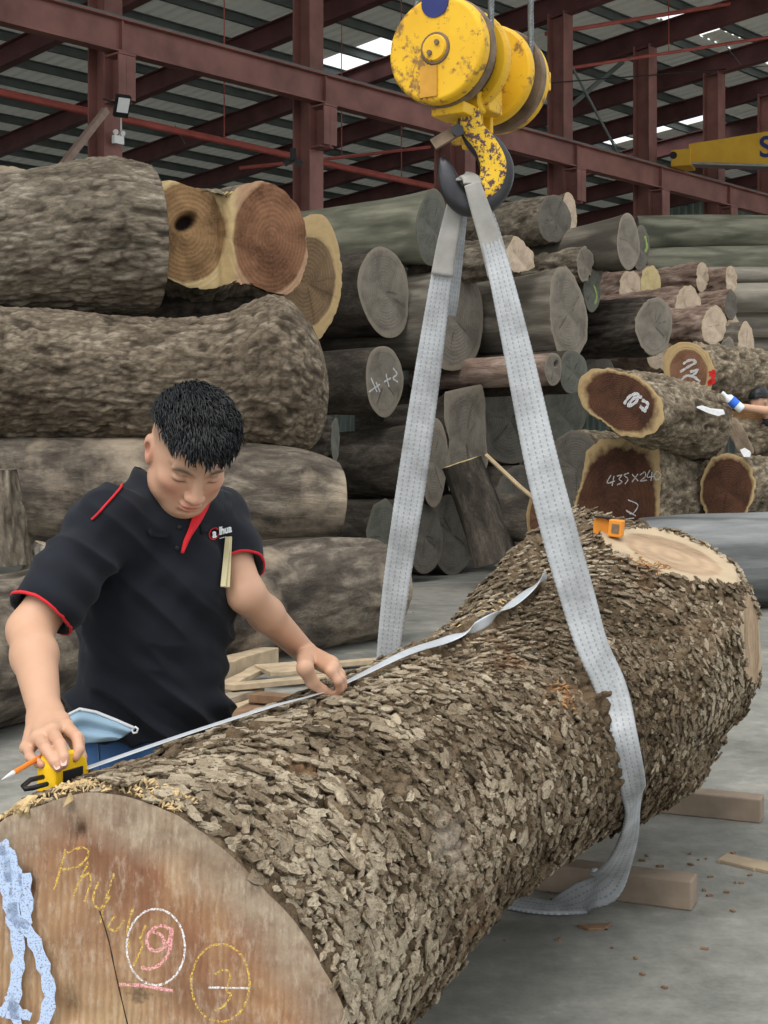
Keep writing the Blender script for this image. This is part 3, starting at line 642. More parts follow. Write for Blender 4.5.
flog('purple-hearted log with white chalk strokes and a red paint mark', (689, 372, 25, 32, -8), KR-6, 2.0, 'R', 38, -.05, B_scaly, F_red, 'scaly', 1.02, GR, lump=.5,
     marks=[(ck([(683, 364), (690, 360), (696, 362), (688, 367), (680, 372)], [(690, 372), (698, 370), (692, 376)], [(680, 382), (686, 376), (694, 377), (700, 382)], [(683, 384), (676, 380)]), 2.6, C_white), (ck([(709, 374), (714, 372), (712, 380), (708, 383), (715, 381)]), 4.5, C_red, 'paint_mark')])
flog('round chocolate-hearted log with a pale rim at the right edge', [(703, 470), (712, 458), (727, 453), (742, 457), (752, 468), (756, 484), (753, 500), (746, 516), (738, 530), (722, 532), (708, 520), (701, 503), (700, 485)], KR-1, 2.2, 'R', 26, 0, B_scaly, F_dark, 'scaly', 1.0, GR, lump=.5)
flog('split log with a flat orange-brown sawn side below the far worker', [(692, 404), (725, 400), (768, 396), (800, 396), (805, 470), (768, 475), (745, 455), (728, 425), (715, 412)], KR-10, 1.6, 'R', 20, 0, B_brown, F_hollow, 'wood', 1.0, GR)
flog('pale sawn log cheek between the twin-stem log and the split log', [(729, 416), (738, 420), (748, 436), (755, 452), (748, 462), (738, 452), (730, 436)], KR-4, 1.2, 'R', 55, 0, B_scaly, F_tan, 'scaly', 1.0, GR)
plog('smooth blue-grey pole lying across in front of the right pile', [(642, 559, 41, 108), (700, 557, 43, 108), (790, 556, 44, 107), (880, 555, 45, 106)], B_slate, F_grey, 'wood', GR, 110, 60, .03)

# ---------------------------------------------------------------- far right pile
KF = 64
far_list = [('pinkish log cut at the left of the far right pile', (630, 288, 11, 19), F_tan, B_pink, 2), ('yellow log cut glowing in the far right pile', (651, 285, 10, 20), F_yellow, B_pink, 1),
            ('brown log with rough bark at the top of the far right pile', (702, 277, 6, 16), F_tan, B_pink, 0), ('short brown log right of the rough barked one', (731, 280, 6, 14), F_tan, B_pink, 1),
            ('log with a dark split end in the far right pile', (731, 305, 6, 15), F_dgrey, B_pink, 3), ('big tan oval cut in the middle of the far right pile', (688, 312, 14, 26), F_tan, B_pink, 5),
            ('tan cut low beside the furrowed log', (694, 330, 14, 22), F_tan, B_pink, 6), ('tan cut leaning right of the big oval one', (714, 326, 12, 20), F_tan, B_pink, 6),
            ('narrow tan cut near the grey poles', (733, 336, 8, 22), F_tan, B_pink, 6), ('narrow grey-tan cut touching the grey poles', (746, 346, 8, 24), F_tan, B_smooth, 5),
            ('bluish cut low under the narrow tan one', (727, 356, 9, 20), F_grey, B_smooth, 7), ('grey cut above the purple-hearted log', (664, 356, 18, 14), F_tan, B_pink, 4),
            ('dull tan cut in the second row of the far right pile', (612, 297, 10, 18), F_tan, B_pink, 0), ('dark tan cut in shade low in the far right pile', (640, 366, 18, 12), F_tan, B_pink, 3),
            ('grey cut in shade beside the dark tan one', (616, 366, 14, 14), F_grey, B_pink, 2), ('thin brown log on top of the yellow cut', (682, 296, 8, 12), F_yellow, B_pink, 2)]
for lb, e, fc, bk, dk in far_list: flog(lb, e, KF+dk, 1.8, 'L', 52, 0, bk, fc, 'deep', 1.0, GF)
for i, (lb, y0, y1, r, k) in enumerate([('long mossy grey pole highest in the far row', 233, 236, 17, 52), ('long grey pole second from the top in the far row', 262, 262, 14, 53),
                                   ('grey pole end third from the top at the right edge', 275, 275, 8, 60), ('grey pole with a round end at the right edge', 298, 297, 14, 62),
                                   ('grey pole below the round-ended one', 325, 325, 12, 61), ('lowest but one grey pole at the right edge', 350, 348, 16, 60), ('grey pole in shade under the others at the right edge', 378, 376, 14, 63)]):
    if i < 2: plog(lb, [(636 if i == 0 else 645, y0, r, k), (720, y0-1, r+.5, k), (820, y1-2, r+1, k), (930, y1-3, r+1, k)], B_green, F_grey, 'wood', 'long grey poles in the far row', 60, 50, .02)
    else: plog(lb, [((0, 0, 708, 712, 708, 700, 706)[i], y0, r, k), (790, y0, r+.5, k), (900, y1, r, k)], B_pale, F_grey, 'wood', 'long grey poles in the far row', 50, 40, .02)

print('UNPLACED', len(MISS), MISS)
# ---------------------------------------------------------------- the big log in front
main_st = [(72, 1034, 229, 620), (250, 905, 176, 490), (403, 803, 138, 395), (506, 738, 124, 335), (580, 694, 126, 300), (668, 637, 126, 258)]
mC = np.array([list(K(x, y, k)) for x, y, r, k in main_st]); mR = np.array([r/k for x, y, r, k in main_st])
def catm(y, s):
    y = np.asarray(y); n = len(y)-1; u = np.clip(s, 0, 1)*n; i = np.clip(u.astype(int), 0, n-1); t = u-i+(s-np.clip(s, 0, 1))*n
    g = lambda j: y[np.clip(j, 0, n)]
    if y.ndim > 1: t = t[..., None]
    p1, p2 = g(i), g(i+1); p0 = np.where((i-1 < 0)[..., None] if y.ndim > 1 else i-1 < 0, 2*p1-p2, g(i-1)); p3 = np.where((i+2 > n)[..., None] if y.ndim > 1 else i+2 > n, 2*p2-p1, g(i+2))
    return .5*(2*p1+(p2-p0)*t+(2*p0-5*p1+4*p2-p3)*t*t+(3*p1-p0-3*p2+p3)*t**3)
N_CUT = np.array([-.12, -.985, .06]); N_CUT /= np.linalg.norm(N_CUT)
CLIPS = []                                     # (normal, point, part name) flat saw cuts near the far end
def clip(n, p, nm): n = np.array(n, float); n /= np.linalg.norm(n); CLIPS.append((n, np.array(list(p)), nm))
POLY = [np.array([(602, 533), (618, 529), (642, 528), (672, 533), (702, 545), (730, 562), (747, 575), (742, 582), (715, 582), (688, 579), (660, 572), (630, 560), (608, 546)], float),
        np.array([(737, 586), (748, 588), (758, 620), (766, 650), (756, 684), (747, 676), (741, 640)], float)]
clip((.26, -.27, .93), K(672, 556, 279), 'limb_cut')
clip((.93, -.36, .05), K(760, 650, 268), 'side_cut')
def pdist(poly, x, y):                        # signed distance to a polygon (outside > 0)
    d = np.full(np.shape(x), 1e9); ins = np.zeros(np.shape(x), bool)
    for i in range(len(poly)):
        (x0, y0), (x1, y1) = poly[i], poly[(i+1) % len(poly)]; ex, ey = x1-x0, y1-y0
        t = np.clip(((x-x0)*ex+(y-y0)*ey)/(ex*ex+ey*ey), 0, 1); d = np.minimum(d, np.hypot(x-x0-t*ex, y-y0-t*ey))
        c_ = ((y0 > y) != (y1 > y)) & (x < (x1-x0)*(y-y0)/(y1-y0+1e-12)+x0); ins ^= c_
    return np.where(ins, -d, d)
def ang(ph, c): return (ph-c+np.pi) % (2*np.pi)-np.pi
def msurf(s, ph, detail=True):
    s = np.asarray(s, float); ph = np.asarray(ph, float)
    C = catm(mC, s); T = catm(mC, s+.01)-catm(mC, s-.01); T /= np.linalg.norm(T, axis=-1, keepdims=True)
    B = np.stack([T[..., 1], -T[..., 0], 0*T[..., 0]], -1); B /= np.linalg.norm(B, axis=-1, keepdims=True); Nn = np.cross(B, T)
    r = catm(mR, s)
    r = r*(1+.03*np.cos(2*ph+.6)+.025*np.cos(3*ph+2))
    r = r+.11*np.exp(-(np.maximum(s, 0)/.10)**2)*np.exp(-(ang(ph, -.35)/.8)**2)      # butt flare at the right
    r = r-.02*np.exp(-(s/.12)**2)*np.exp(-(ang(ph, 2.5)/.6)**2)
    r = r+.06*sstep(.60, .80, s)*np.exp(-(ang(ph, 1.95)/.75)**2)                      # swelling at the upper left of the far end
    r = r+.30*sstep(.72, .90, s)*np.exp(-(ang(ph, 1.25)/.75)**2)                       # limb
    r = r+.16*sstep(.66, .92, s)*np.exp(-(ang(ph, .05)/.9)**2)
    r = r*(1-.30*sstep(.74, .98, s)*np.exp(-(ang(ph, -.75)/.85)**2))
    r = r-.03*np.exp(-((s-.52)/.07)**2)*np.exp(-(ang(ph, 1.3)/.6)**2)
    d = np.cos(ph)[..., None]*B+np.sin(ph)[..., None]*Nn
    if detail:
        q = C+r[..., None]*d; r = r+.030*fbm(q*2.6, 3, 5)+.010*fbm(q*11, 3, 6)
    cl = np.zeros(r.shape, int)
    for j, (n, p, nm) in enumerate(CLIPS):
        nd = (d*n).sum(-1); dist = ((p-C)*n).sum(-1)
        lim = np.where(nd > .05, dist/np.maximum(nd, .05), 9.); act = (nd > .05) & (s > .45) & (lim < r+.15)
        pt = C+np.where(act, lim, r)[..., None]*d; dp = pdist(POLY[j], 384+F*pt[..., 0]/pt[..., 1], HZ-F*(pt[..., 2]-CH)/pt[..., 1])/258.
        out_ = np.where(dp > 0, np.minimum(.16, (.02+.42*dp)*sstep(0, .03, dp)), 0); hit = act & (lim-out_ < r)
        r = np.where(hit, lim-out_+(0 if not detail else 1)*np.where(dp > .03, .012*fbm(pt*7, 3, 15), 0), r); cl = np.where(hit & (dp <= 0) & (lim < r+.02), j+1, cl)
    return C+r[..., None]*d, d, T, cl
def s_start(ph):
    p, d, T, cl = msurf(np.zeros_like(ph), ph); k = ((p-mC[0])*N_CUT).sum(-1)/(-(T*N_CUT).sum(-1)); return -(-k)/3.35*1.0
NPH, NS = 420, 460
ph = np.linspace(0, 2*np.pi, NPH, endpoint=False)
s0 = np.zeros(NPH)
for _ in range(3):
    p, d, T, cl = msurf(s0, ph); e = ((p-mC[0])*N_CUT).sum(-1); s0 = s0+e/(-(T*N_CUT).sum(-1))/np.linalg.norm(mC[-1]-mC[0])
u = np.linspace(0, 1, NS)**1.0
SS = s0[None]+(1-s0)[None]*u[:, None]; PP = np.broadcast_to(ph[None], SS.shape)
pos, dr, TT, clp = msurf(SS, PP)
q = pos.copy(); wq = q+.02*np.stack([fbm(q*9, 2, 1), fbm(q*9+7, 2, 2), fbm(q*9+3, 2, 3)], -1)
f1, f2, cid = vor(wq*np.array([18, 18, 22]), 3); e = f2-f1
rel = .010*(sstep(0, .35, e)-.5)+.008*(cid-.5)+.008*fbm(q*40, 3, 4)+.007*fbm(q*95, 2, 14)
fade = sstep(0, .012, u)[:, None]
pos = pos+dr*np.where(clp > 0, .003*fbm(q*30, 3, 8), rel*fade)[..., None]
base0 = Vector((float(mC[2, 0]), float(mC[2, 1]), .22))
LOG = thing('log', 'huge flaky-barked log in front, its sawn end chalked in blue, pink and yellow', 'log', base0, None)
b0_ = np.array(list(base0))
def main_bark(name, lo, mid, hi):
    n = NT(name); co = n.coord(); tn = n.attr('tone'); f = n.noise(co, 55, 6, .7); big = n.noise(co, 3.2, 5, .6, .4)
    g = n.math('ADD', n.math('ADD', n.math('MULTIPLY', tn, .42), n.math('MULTIPLY', f, .40)), n.math('MULTIPLY', big, .30))
    col = n.ramp(g, [(.28, lo), (.52, mid), (.78, hi)])
    col = n.mix(n.ramp(n.noise(co, 2.1, 4, .6), [(.60, 0), (.70, .5)]), col, (.30, .145, .070))
    col = n.mix(n.ramp(n.noise(n.coord((1, 1, 1.3)), 3.4, 5, .65), [(.62, 0), (.74, .45)]), col, (.17, .18, .15))
    col = n.mix(n.attr('bared'), col, n.ramp(f, [(.35, (.36, .30, .23)), (.65, (.60, .54, .45))])); col = n.mix(n.attr('orange'), col, n.ramp(f, [(.35, (.20, .10, .05)), (.65, (.44, .27, .15))]))
    n.bump(n.math('ADD', f, n.noise(co, 160, 3, .6)), 1.0, .010); return n.out(col, .93, spec=.1)
B_main = main_bark('flaky_bark', (.038, .026, .016), (.135, .095, .058), (.30, .225, .145))
B_flake = main_bark('bark_flake', (.060, .045, .029), (.225, .172, .115), (.53, .445, .325))
F_limb = face_mat('pale_limb_cut', (.25, .165, .10), (.40, .285, .185), (.50, .40, .27), .66, 9)
idx = np.arange(NS*NPH).reshape(NS, NPH)
fq = np.stack([idx[:-1], np.roll(idx, -1, 1)[:-1], np.roll(idx, -1, 1)[1:], idx[1:]], -1).reshape(-1, 4)
cc = clp.reshape(-1)[fq].max(1); loc = (pos-b0_).reshape(-1, 3)
def sub(faces, nm, m, attrs=None, smooth=True):
    un, inv = np.unique(faces, return_inverse=True); a = {k: x.reshape(-1)[un] for k, x in (attrs or {}).items()}
    return link(nm, mesh(nm, loc[un], inv.reshape(faces.shape), m, smooth, a), LOG)
tone = .30+.45*cid-.4*(1-sstep(0, .25, e))
def near_px(px, py, rpx):
    d_ = camray(px, py).normalized(); pl_ = pos.reshape(-1, 3); sx = 384+F*pl_[:, 0]/pl_[:, 1]; sy = HZ-F*(pl_[:, 2]-CH)/pl_[:, 1]; m_ = np.hypot(sx-px, sy-py) < 6; j_ = np.where(m_)[0]; j_ = j_[np.argmin(pl_[j_, 1])] if len(j_) else 0
    return np.exp(-(np.linalg.norm(pos-pl_[j_], axis=-1)/(rpx/390))**2)
wb_ = .7+.6*fbm(pos*14, 3, 77)
bared = np.clip(near_px(452, 842, 30)*1.5*wb_, 0, 1); orng = np.clip(np.maximum.reduce([near_px(563, 690, 26), near_px(495, 578+80, 18), near_px(305, 765, 22)*.8, near_px(520, 640, 26)*.7])*1.3*wb_, 0, .9)
barkobj = sub(fq[cc == 0], 'bark', B_main, {'tone': tone, 'bared': bared, 'orange': orng})
for j, (n, p, nm) in enumerate(CLIPS):
    fs = fq[cc == j+1]
    if len(fs):
        cen = pos[clp == j+1].mean(0); rad = np.linalg.norm(pos-cen, axis=-1); rad = rad/rad[clp == j+1].max()
        sub(fs, nm, F_limb, {'rad': rad})
ring = pos[-1]; c = ring.mean(0)
vv = np.concatenate([c+(ring-c)*q_ for q_ in (1, .7, .4)]+[c[None]])-b0_; n = NPH
link('far_cut', mesh('far_cut', vv, [(i*n+k, (i+1)*n+k, (i+1)*n+(k+1) % n, i*n+(k+1) % n) for i in range(2) for k in range(n)]+[(2*n+k, 3*n, 2*n+(k+1) % n) for k in range(n)], F_limb, True, {'rad': np.concatenate([np.full(n, 1), np.full(n, .7), np.full(n, .4), [0]])}), LOG)
# the near sawn face
def F_near():
    n = NT('sawn_end'); co = n.coord(); at = n.attr('rad')
    a = n.noise(co, 3.2, 6, .6, .6); sw = n.wave(n.coord((1, 1, -.35)), 26, 5, 4, 1.3, 'BANDS', 'X'); ring = n.attr('ring')
    col = n.ramp(a, [(.36, (.135, .058, .034)), (.50, (.27, .130, .072)), (.64, (.45, .28, .15))])
    low = n.attr('low'); col = n.mix(n.math('MULTIPLY', low, n.ramp(n.noise(co, 4.5, 5, .6), [(.35, .35), (.6, 1)])), col, (.50, .345, .195))
    col = n.mix(n.math('MULTIPLY', sw, .35), col, (.20, .105, .062))
    rim = n.ramp(n.math('ADD', at, n.math('MULTIPLY', n.math('SUBTRACT', n.noise(co, 7, 5), .5), .35)), [(.74, 0), (.92, .85)])
    col = n.mix(rim, col, n.ramp(n.noise(co, 22, 5, .65), [(.35, (.235, .175, .125)), (.65, (.40, .33, .245))]))
    fine = n.noise(n.coord((1, 1, .35)), 70, 6, .75); col = n.mix(n.ramp(fine, [(.50, 0), (.72, .55)]), col, (.60, .50, .39))
    col = n.mix(n.ramp(n.noise(co, 9, 5, .7), [(.63, 0), (.70, .7)]), col, (.085, .055, .038))
    n.bump(n.math('ADD', n.math('MULTIPLY', sw, .6), fine), .5, .006); return n.out(col, .86, spec=.15)
ring = pos[0]; c = ring.mean(0); fs = np.linspace(1, .04, 60); vv = []; rad = []; low = []
for f_ in fs:
    p = c+(ring-c)*f_; h = .004*fbm(p*16, 4, 9)+.006*fbm(p*4, 2, 10)
    for hx, hy, hr in ((27, 890, .014), (80, 833, .008), (70, 1015, .018)):
        hp = np.array(list(onplane(hx, hy, Vector(c), Vector(N_CUT)))); h -= .02*np.exp(-(np.linalg.norm((p-hp)*np.array([1, 1, .6]), axis=-1)/hr)**2)
    vv.append(p+N_CUT*(h*(0 if f_ == 1 else 1))[:, None]); rad.append(np.full(NPH, f_)); low.append(sstep(-.33, -.02, (c[2]-p[:, 2])-1.0*np.maximum(p[:, 0]-c[0]-.05, 0)+.05*fbm(p*8, 2, 3)))
m_ = len(fs); vv = np.concatenate(vv+[c[None]])-b0_
link('cut_face', mesh('cut_face', vv, [(i*n+k, (i+1)*n+k, (i+1)*n+(k+1) % n, i*n+(k+1) % n) for i in range(m_-1) for k in range(n)]+[((m_-1)*n+k, m_*n, (m_-1)*n+(k+1) % n) for k in range(n)], F_near(), True,
     {'rad': np.concatenate(rad+[[0]]), 'low': np.concatenate(low+[[.5]])}), LOG)
bv = BVHTree.FromPolygons([Vector(x) for x in pos.reshape(-1, 3).tolist()], fq.tolist())
def hit(px, py, off=.0):
    d = camray(px, py).normalized(); p, nn, i, t = bv.ray_cast(Vector((0, 0, CH)), d)
    if p is None: p, nn, i, t = bv.find_nearest(Vector((0, 0, CH))+d*4.2)
    if nn.dot(d) > 0: nn = -nn
    return p+nn*off
# chalk on the near face
cN = Vector(c); nN = Vector(N_CUT); z7 = lambda l: [[(x/2.2588, 820+y/2.2588) for x, y in q_] for q_ in l]
def el7(cx, cy, rx, ry, a0_=0, a1_=360, n_=16): return [(cx+rx*math.cos(R(a0_+(a1_-a0_)*i/n_)), cy+ry*math.sin(R(a0_+(a1_-a0_)*i/n_))) for i in range(n_+1)]
strokes(LOG, cN, nN, None, z7([[(2, 50), (25, 90), (38, 150), (30, 215), (70, 260), (98, 330), (112, 400), (96, 470)], [(25, 215), (42, 290), (35, 370), (28, 450)], [(8, 70), (12, 150), (32, 225)], [(55, 120), (60, 200), (52, 245)]]), 13, 620, C_blue)
strokes(LOG, cN, nN, None, z7([[(-2, 60), (14, 100), (22, 140)], [(18, 395), (40, 430), (70, 445)], [(-2, 440), (22, 420), (44, 470)]]), 9, 620, C_blue)
strokes(LOG, cN, nN, None, z7([[(148, 66), (138, 105), (122, 158)], [(142, 78), (185, 62), (200, 76), (178, 104), (140, 112)], [(200, 95), (178, 140), (166, 175)], [(176, 140), (200, 120), (205, 140), (190, 185)], [(222, 140), (210, 180), (226, 200), (250, 170)], [(258, 120), (236, 190), (226, 235)],
                               [(262, 215), (244, 240), (262, 250), (282, 225)], [(300, 200), (288, 250), (292, 290)], [(330, 238), (316, 268), (322, 285), (300, 330)]]), 2.2, 620, C_yellow)
strokes(LOG, cN, nN, None, z7([el7(352, 287, 66, 86)]), 2.0, 620, C_white)
strokes(LOG, cN, nN, None, z7([[(386, 248), (362, 238), (336, 256), (332, 280), (350, 296), (378, 280), (388, 244), (384, 290), (366, 322), (340, 336), (318, 332)], [(340, 250), (366, 262), (372, 285)], [(268, 372), (320, 374), (390, 386)]]), 3.2, 620, C_pink)
strokes(LOG, cN, nN, None, z7([el7(498, 368, 66, 88), [(484, 350), (505, 338), (520, 350), (512, 385), (522, 395), (505, 420), (478, 434)]]), 2.2, 620, C_yellow)
strokes(LOG, cN, nN, None, z7([[(470, 378), (565, 380)]]), 1.8, 620, C_white)
strokes(LOG, cN, nN, None, z7([[(225, 205), (245, 270), (262, 350), (290, 470)]]), 1.4, 620, plain('dry_crack', (.03, .02, .014), .9), 'dry_crack')
# bark flakes: curved, lifted plates of their own thickness
rg = np.random.RandomState(4)
dsp = .0225; cand = []
for i in range(int(3.45/dsp)):
    for j in range(138):
        cand.append(((i+rg.uniform(-.45, .45))*dsp/3.35, (j+.5*(i % 2)+rg.uniform(-.45, .45))*2*math.pi/138))
cand = np.array(cand); aphi = (cand[:, 1]+np.pi) % (2*np.pi)-np.pi
cand = cand[(aphi > -1.75) | (aphi < -2.9)]
cp, cdr, cT, ccl = msurf(cand[:, 0], cand[:, 1])
PATHS = [([(100, 772), (215, 741), (330, 693), (365, 677), (402, 660), (440, 643), (480, 627), (515, 604), (548, 580)], .030), ([(598, 665), (606, 690), (619, 735), (628, 772)], .075)]
PTS3 = [([hit(a_[0]+(b_[0]-a_[0])*t/6, a_[1]+(b_[1]-a_[1])*t/6) for a_, b_ in zip(l_[:-1], l_[1:]) for t in range(6)], r_) for l_, r_ in PATHS]
def clear(cp):
    ok_ = np.ones(len(cp), bool)
    for l_, r_ in PTS3:
        for p_ in l_: ok_ &= np.linalg.norm(cp-np.array(list(p_)), axis=1) > r_
    return ok_
kin = ((cp-mC[0])*N_CUT).sum(-1)
nzb = fbm(cp*3.1, 3, 21); bare = np.zeros(len(cp))
for bx, by, br in ((452, 842, 30), (565, 690, 22), (470, 570, 14), (300, 770, 16), (560, 735, 14)):
    bp = np.array(list(hit(bx, by))); bare = np.maximum(bare, np.exp(-(np.linalg.norm(cp-bp, axis=-1)/(br/380))**2))
ok = (ccl == 0) & (kin < -.014) & (cand[:, 0] < .995) & (bare < rg.uniform(.25, .8, len(cp))) & (rg.uniform(0, 1, len(cp)) > .06+.25*(nzb < -.35)) & clear(cp)
pale = np.clip(fbm(cp*1.6+5, 2, 51)*2, 0, 1)
cand, cp, cdr, cT, nzb, pale = cand[ok], cp[ok], cdr[ok], cT[ok], nzb[ok], pale[ok]
side = np.cross(cT, cdr)
q_ = cp+.02*np.stack([fbm(cp*9, 2, 1), fbm(cp*9+7, 2, 2), fbm(cp*9+3, 2, 3)], -1); f1_, f2_, c_ = vor(q_*np.array([18, 18, 22]), 3); relf = .014*(sstep(0, .35, f2_-f1_)-.5)+.010*(c_-.5)+.004*fbm(cp*40, 3, 4)
def flake(i):
    a = float(np.clip(rg.lognormal(-4.05, .42), .008, .038))*(1+.4*nzb[i]); b = a*rg.uniform(.32, .62); an = rg.normal(0, .5)+.30; m = 11; t = np.linspace(0, 2*np.pi, m, endpoint=False)+rg.uniform(0, 1)
    rr = 1+rg.uniform(-.38, .30, m); x, y = a*rr*np.cos(t), b*rr*np.sin(t); X = x*math.cos(an)-y*math.sin(an); Y = x*math.sin(an)+y*math.cos(an)
    th = rg.uniform(.002, .0055); ta = rg.normal(2.6, .9)+an; tilt = abs(rg.normal(0, .085))+.025
    rl = float(np.interp(cand[i, 0], np.linspace(0, 1, len(mR)), mR))
    def at(X, Y, h):
        drop = -(Y**2)/(2*rl); hh = h+drop; return cp[i]+cT[i]*X[:, None]+side[i]*Y[:, None]+cdr[i]*hh[:, None]
    lift = tilt*(X*math.cos(ta)+Y*math.sin(ta)); lift = np.maximum(lift, -.004)+.002+relf[i]
    lo = at(X*.9, Y*.9, lift-.003); hi = at(X, Y, lift+th*.6+rg.uniform(-.0025, .0025, m)); ins = at(X*rg.uniform(.45, .85), Y*rg.uniform(.45, .85), lift*.7+th+rg.uniform(-.002, .002, m)); c0 = at(np.zeros(1), np.zeros(1), np.array([th*1.1+lift.mean()]))
    v = np.concatenate([lo, hi, ins, c0]); f = []
    for k in range(m):
        k2 = (k+1) % m; f += [(k, k2, m+k2, m+k), (m+k, m+k2, 2*m+k2, 2*m+k), (2*m+k, 2*m+k2, 3*m)]
    tn = np.clip(.47+.17*rg.normal()+.55*nzb[i]+(.4 if rg.uniform() < .05 else 0)+.35*pale[i], 0, 1.2); tone_ = np.concatenate([np.full(m, tn*.45), np.full(m, tn), np.full(m, tn), np.full(1, tn)])
    return v-b0_, f, tone_
def _u(): pass
vis = ((np.array([0, 0, CH])-cp)*cdr).sum(-1)/np.linalg.norm(cp-np.array([0, 0, CH]), axis=-1)
pxs = 384+F*cp[:, 0]/cp[:, 1]; pys = HZ-F*(cp[:, 2]-CH)/cp[:, 1]
score = np.where((pxs > 0) & (pxs < 768) & (pys < 1024) & (pys > 0) & (vis > .15), vis/cp[:, 1], -1)
order = np.argsort(-score); big = set(order[:295].tolist())
av, af, at_ = [], [], []; nb = 0
for i in range(len(cand)):
    v, f, tt = flake(i)
    if i in big: link('bark_flake', mesh('bark_flake', v, f, B_flake, False, {'tone': tt}), LOG)
    else: av.append(v); af += [tuple(q_+nb for q_ in g) for g in f]; at_.append(tt); nb += len(v)
tag(link('loose_bark', mesh('loose_bark', np.concatenate(av), af, B_flake, False, {'tone': np.concatenate(at_)}), LOG), kind='stuff')
# torn fibres along the upper edge of the sawn end
M_fibre = plain('torn_fibre', (.52, .38, .20), .85, 0, .35, 30)
q = MB()
for i in range(420):
    t_ = rg.uniform(1.15, 2.3); s_ = rg.uniform(-.0, .03)*(1 if t_ < 1.8 else .5); p, d, T, _ = msurf(np.array([float(np.interp(t_, ph, s0))+s_]), np.array([t_])); p, d, T = p[0], d[0], T[0]
    dv = T*rg.uniform(-1, 1)+np.cross(T, d)*rg.uniform(-1, 1)+d*rg.uniform(0, .35); dv /= np.linalg.norm(dv); L_ = rg.uniform(.006, .022)
    q.tube([Vector(p+d*.004-dv*L_/2), Vector(p+d*rg.uniform(.005, .011)), Vector(p+d*.005+dv*L_/2)], [.0008, rg.uniform(.0012, .0035), .0008], 4)
tag(q.obj('torn_fibres', M_fibre, LOG), kind='stuff')
q = MB(); e0 = hit(31, 806, .01)
for i in range(16):
    a_ = onplane(30+rg.uniform(-5, 6), 797, e0, nN); b_ = onplane(14+i*1.3+rg.uniform(-3, 3), 812+rg.uniform(-3, 14), e0, nN)
    q.tube([a_-nN*.01, (a_+b_)/2+nN*rg.uniform(.004, .03), b_+nN*.012], [.002, .004, .0015], 5)
q.obj('hanging_splinter', M_fibre, LOG)
q = MB(); a_ = onplane(70, 795, cN, nN)+nN*.008; q.prism([onplane(71, 792, cN+nN*.004, nN), onplane(74, 800, cN+nN*.004, nN), onplane(65, 806, cN+nN*.004, nN)], Vector((0, 0, 0)), nN*.01); q.obj('hanging_splinter', M_fibre, LOG)
M_moist = plain('orange_torn_wood', (.36, .19, .08), .8, 0, .4, 30)
for (x0, y0, x1, y1, nn_) in ((556, 680, 572, 712, 34), (618, 557, 668, 572, 40), (448, 612, 520, 605, 30)):
    q = MB()
    for i in range(nn_):
        t_ = rg.uniform(0, 1); p = hit(x0+(x1-x0)*t_+rg.normal(0, 4), y0+(y1-y0)*t_+rg.normal(0, 3), .006); dv = Vector((rg.normal(), rg.normal(), rg.normal()*.6)).normalized()*rg.uniform(.006, .018)
        q.tube([p-dv, p+Vector((0, -.003, .003)), p+dv], [.0008, .003, .0008], 4)
    tag(q.obj('torn_fibres', M_moist if y0 > 555 and x0 > 540 else M_fibre, LOG), kind='stuff')

# ---------------------------------------------------------------- timbers under the log
M_skid = plain('skid_timber', (.25, .195, .145), .85, 0, .25, 6)
def skid(label, a, b, hgt=.10, wd=.10, z=0, mat=None):
    a, b = Vector(a), Vector(b); t = thing('timber_skid', label, 'timber', V((a.x+b.x)/2, (a.y+b.y)/2, z), 'timbers under the measured log')
    MB().bar(V(a.x, a.y, z+hgt/2), V(b.x, b.y, z+hgt/2), wd, hgt).obj('beam', mat or M_skid, t, bevel=.006); return t
def gnd(px, py): Y = CH*F/(py-HZ); return P(px, py, Y)
g1 = gnd(698, 912); g2 = gnd(530, 890); d_ = (g1-g2).normalized(); e1 = g1; e2 = g1-d_*1.9
skid('square timber skid under the middle of the measured log, near the sling loop', e1+V(0, .05, 0), e2+V(0, .05, 0), .095, .10)
h1 = gnd(766, 824); h2 = h1-d_*2.0
skid('square timber skid farther back under the far end of the measured log', h1+V(0, .05, 0), h2+V(0, .05, 0), .095, .10)
def under(s_): p_, _, _, _ = msurf(np.array([s_]*9), np.linspace(-1.9, -1.25, 9)); return Vector(p_[p_[:, 2].argmin()].tolist())
for lb, e_ in (('short bearer block on the nearer skid right under the log', e1), ('short bearer block on the farther skid right under the log', h1)):
    best = min((((e_+V(0, .05, 0)-d_*t_*.02)-V(under(s_*.01).x, under(s_*.01).y, 0)).length, s_*.01, t_*.02) for s_ in range(30, 98, 2) for t_ in range(10, 95, 3)); zb_ = under(best[1]).z
    cb_ = e_+V(0, .05, 0)-d_*(best[2]+.22); t = thing('bearer_block', lb, 'timber', V(cb_.x, cb_.y, .095), 'timbers under the measured log')
    MB().box(V(cb_.x, cb_.y, (.095+zb_-.005)/2), (.16, .10, max(.04, zb_-.1)), (d_, V(-d_.y, d_.x, 0), ZZ)).obj('block', M_skid, t, bevel=.005)

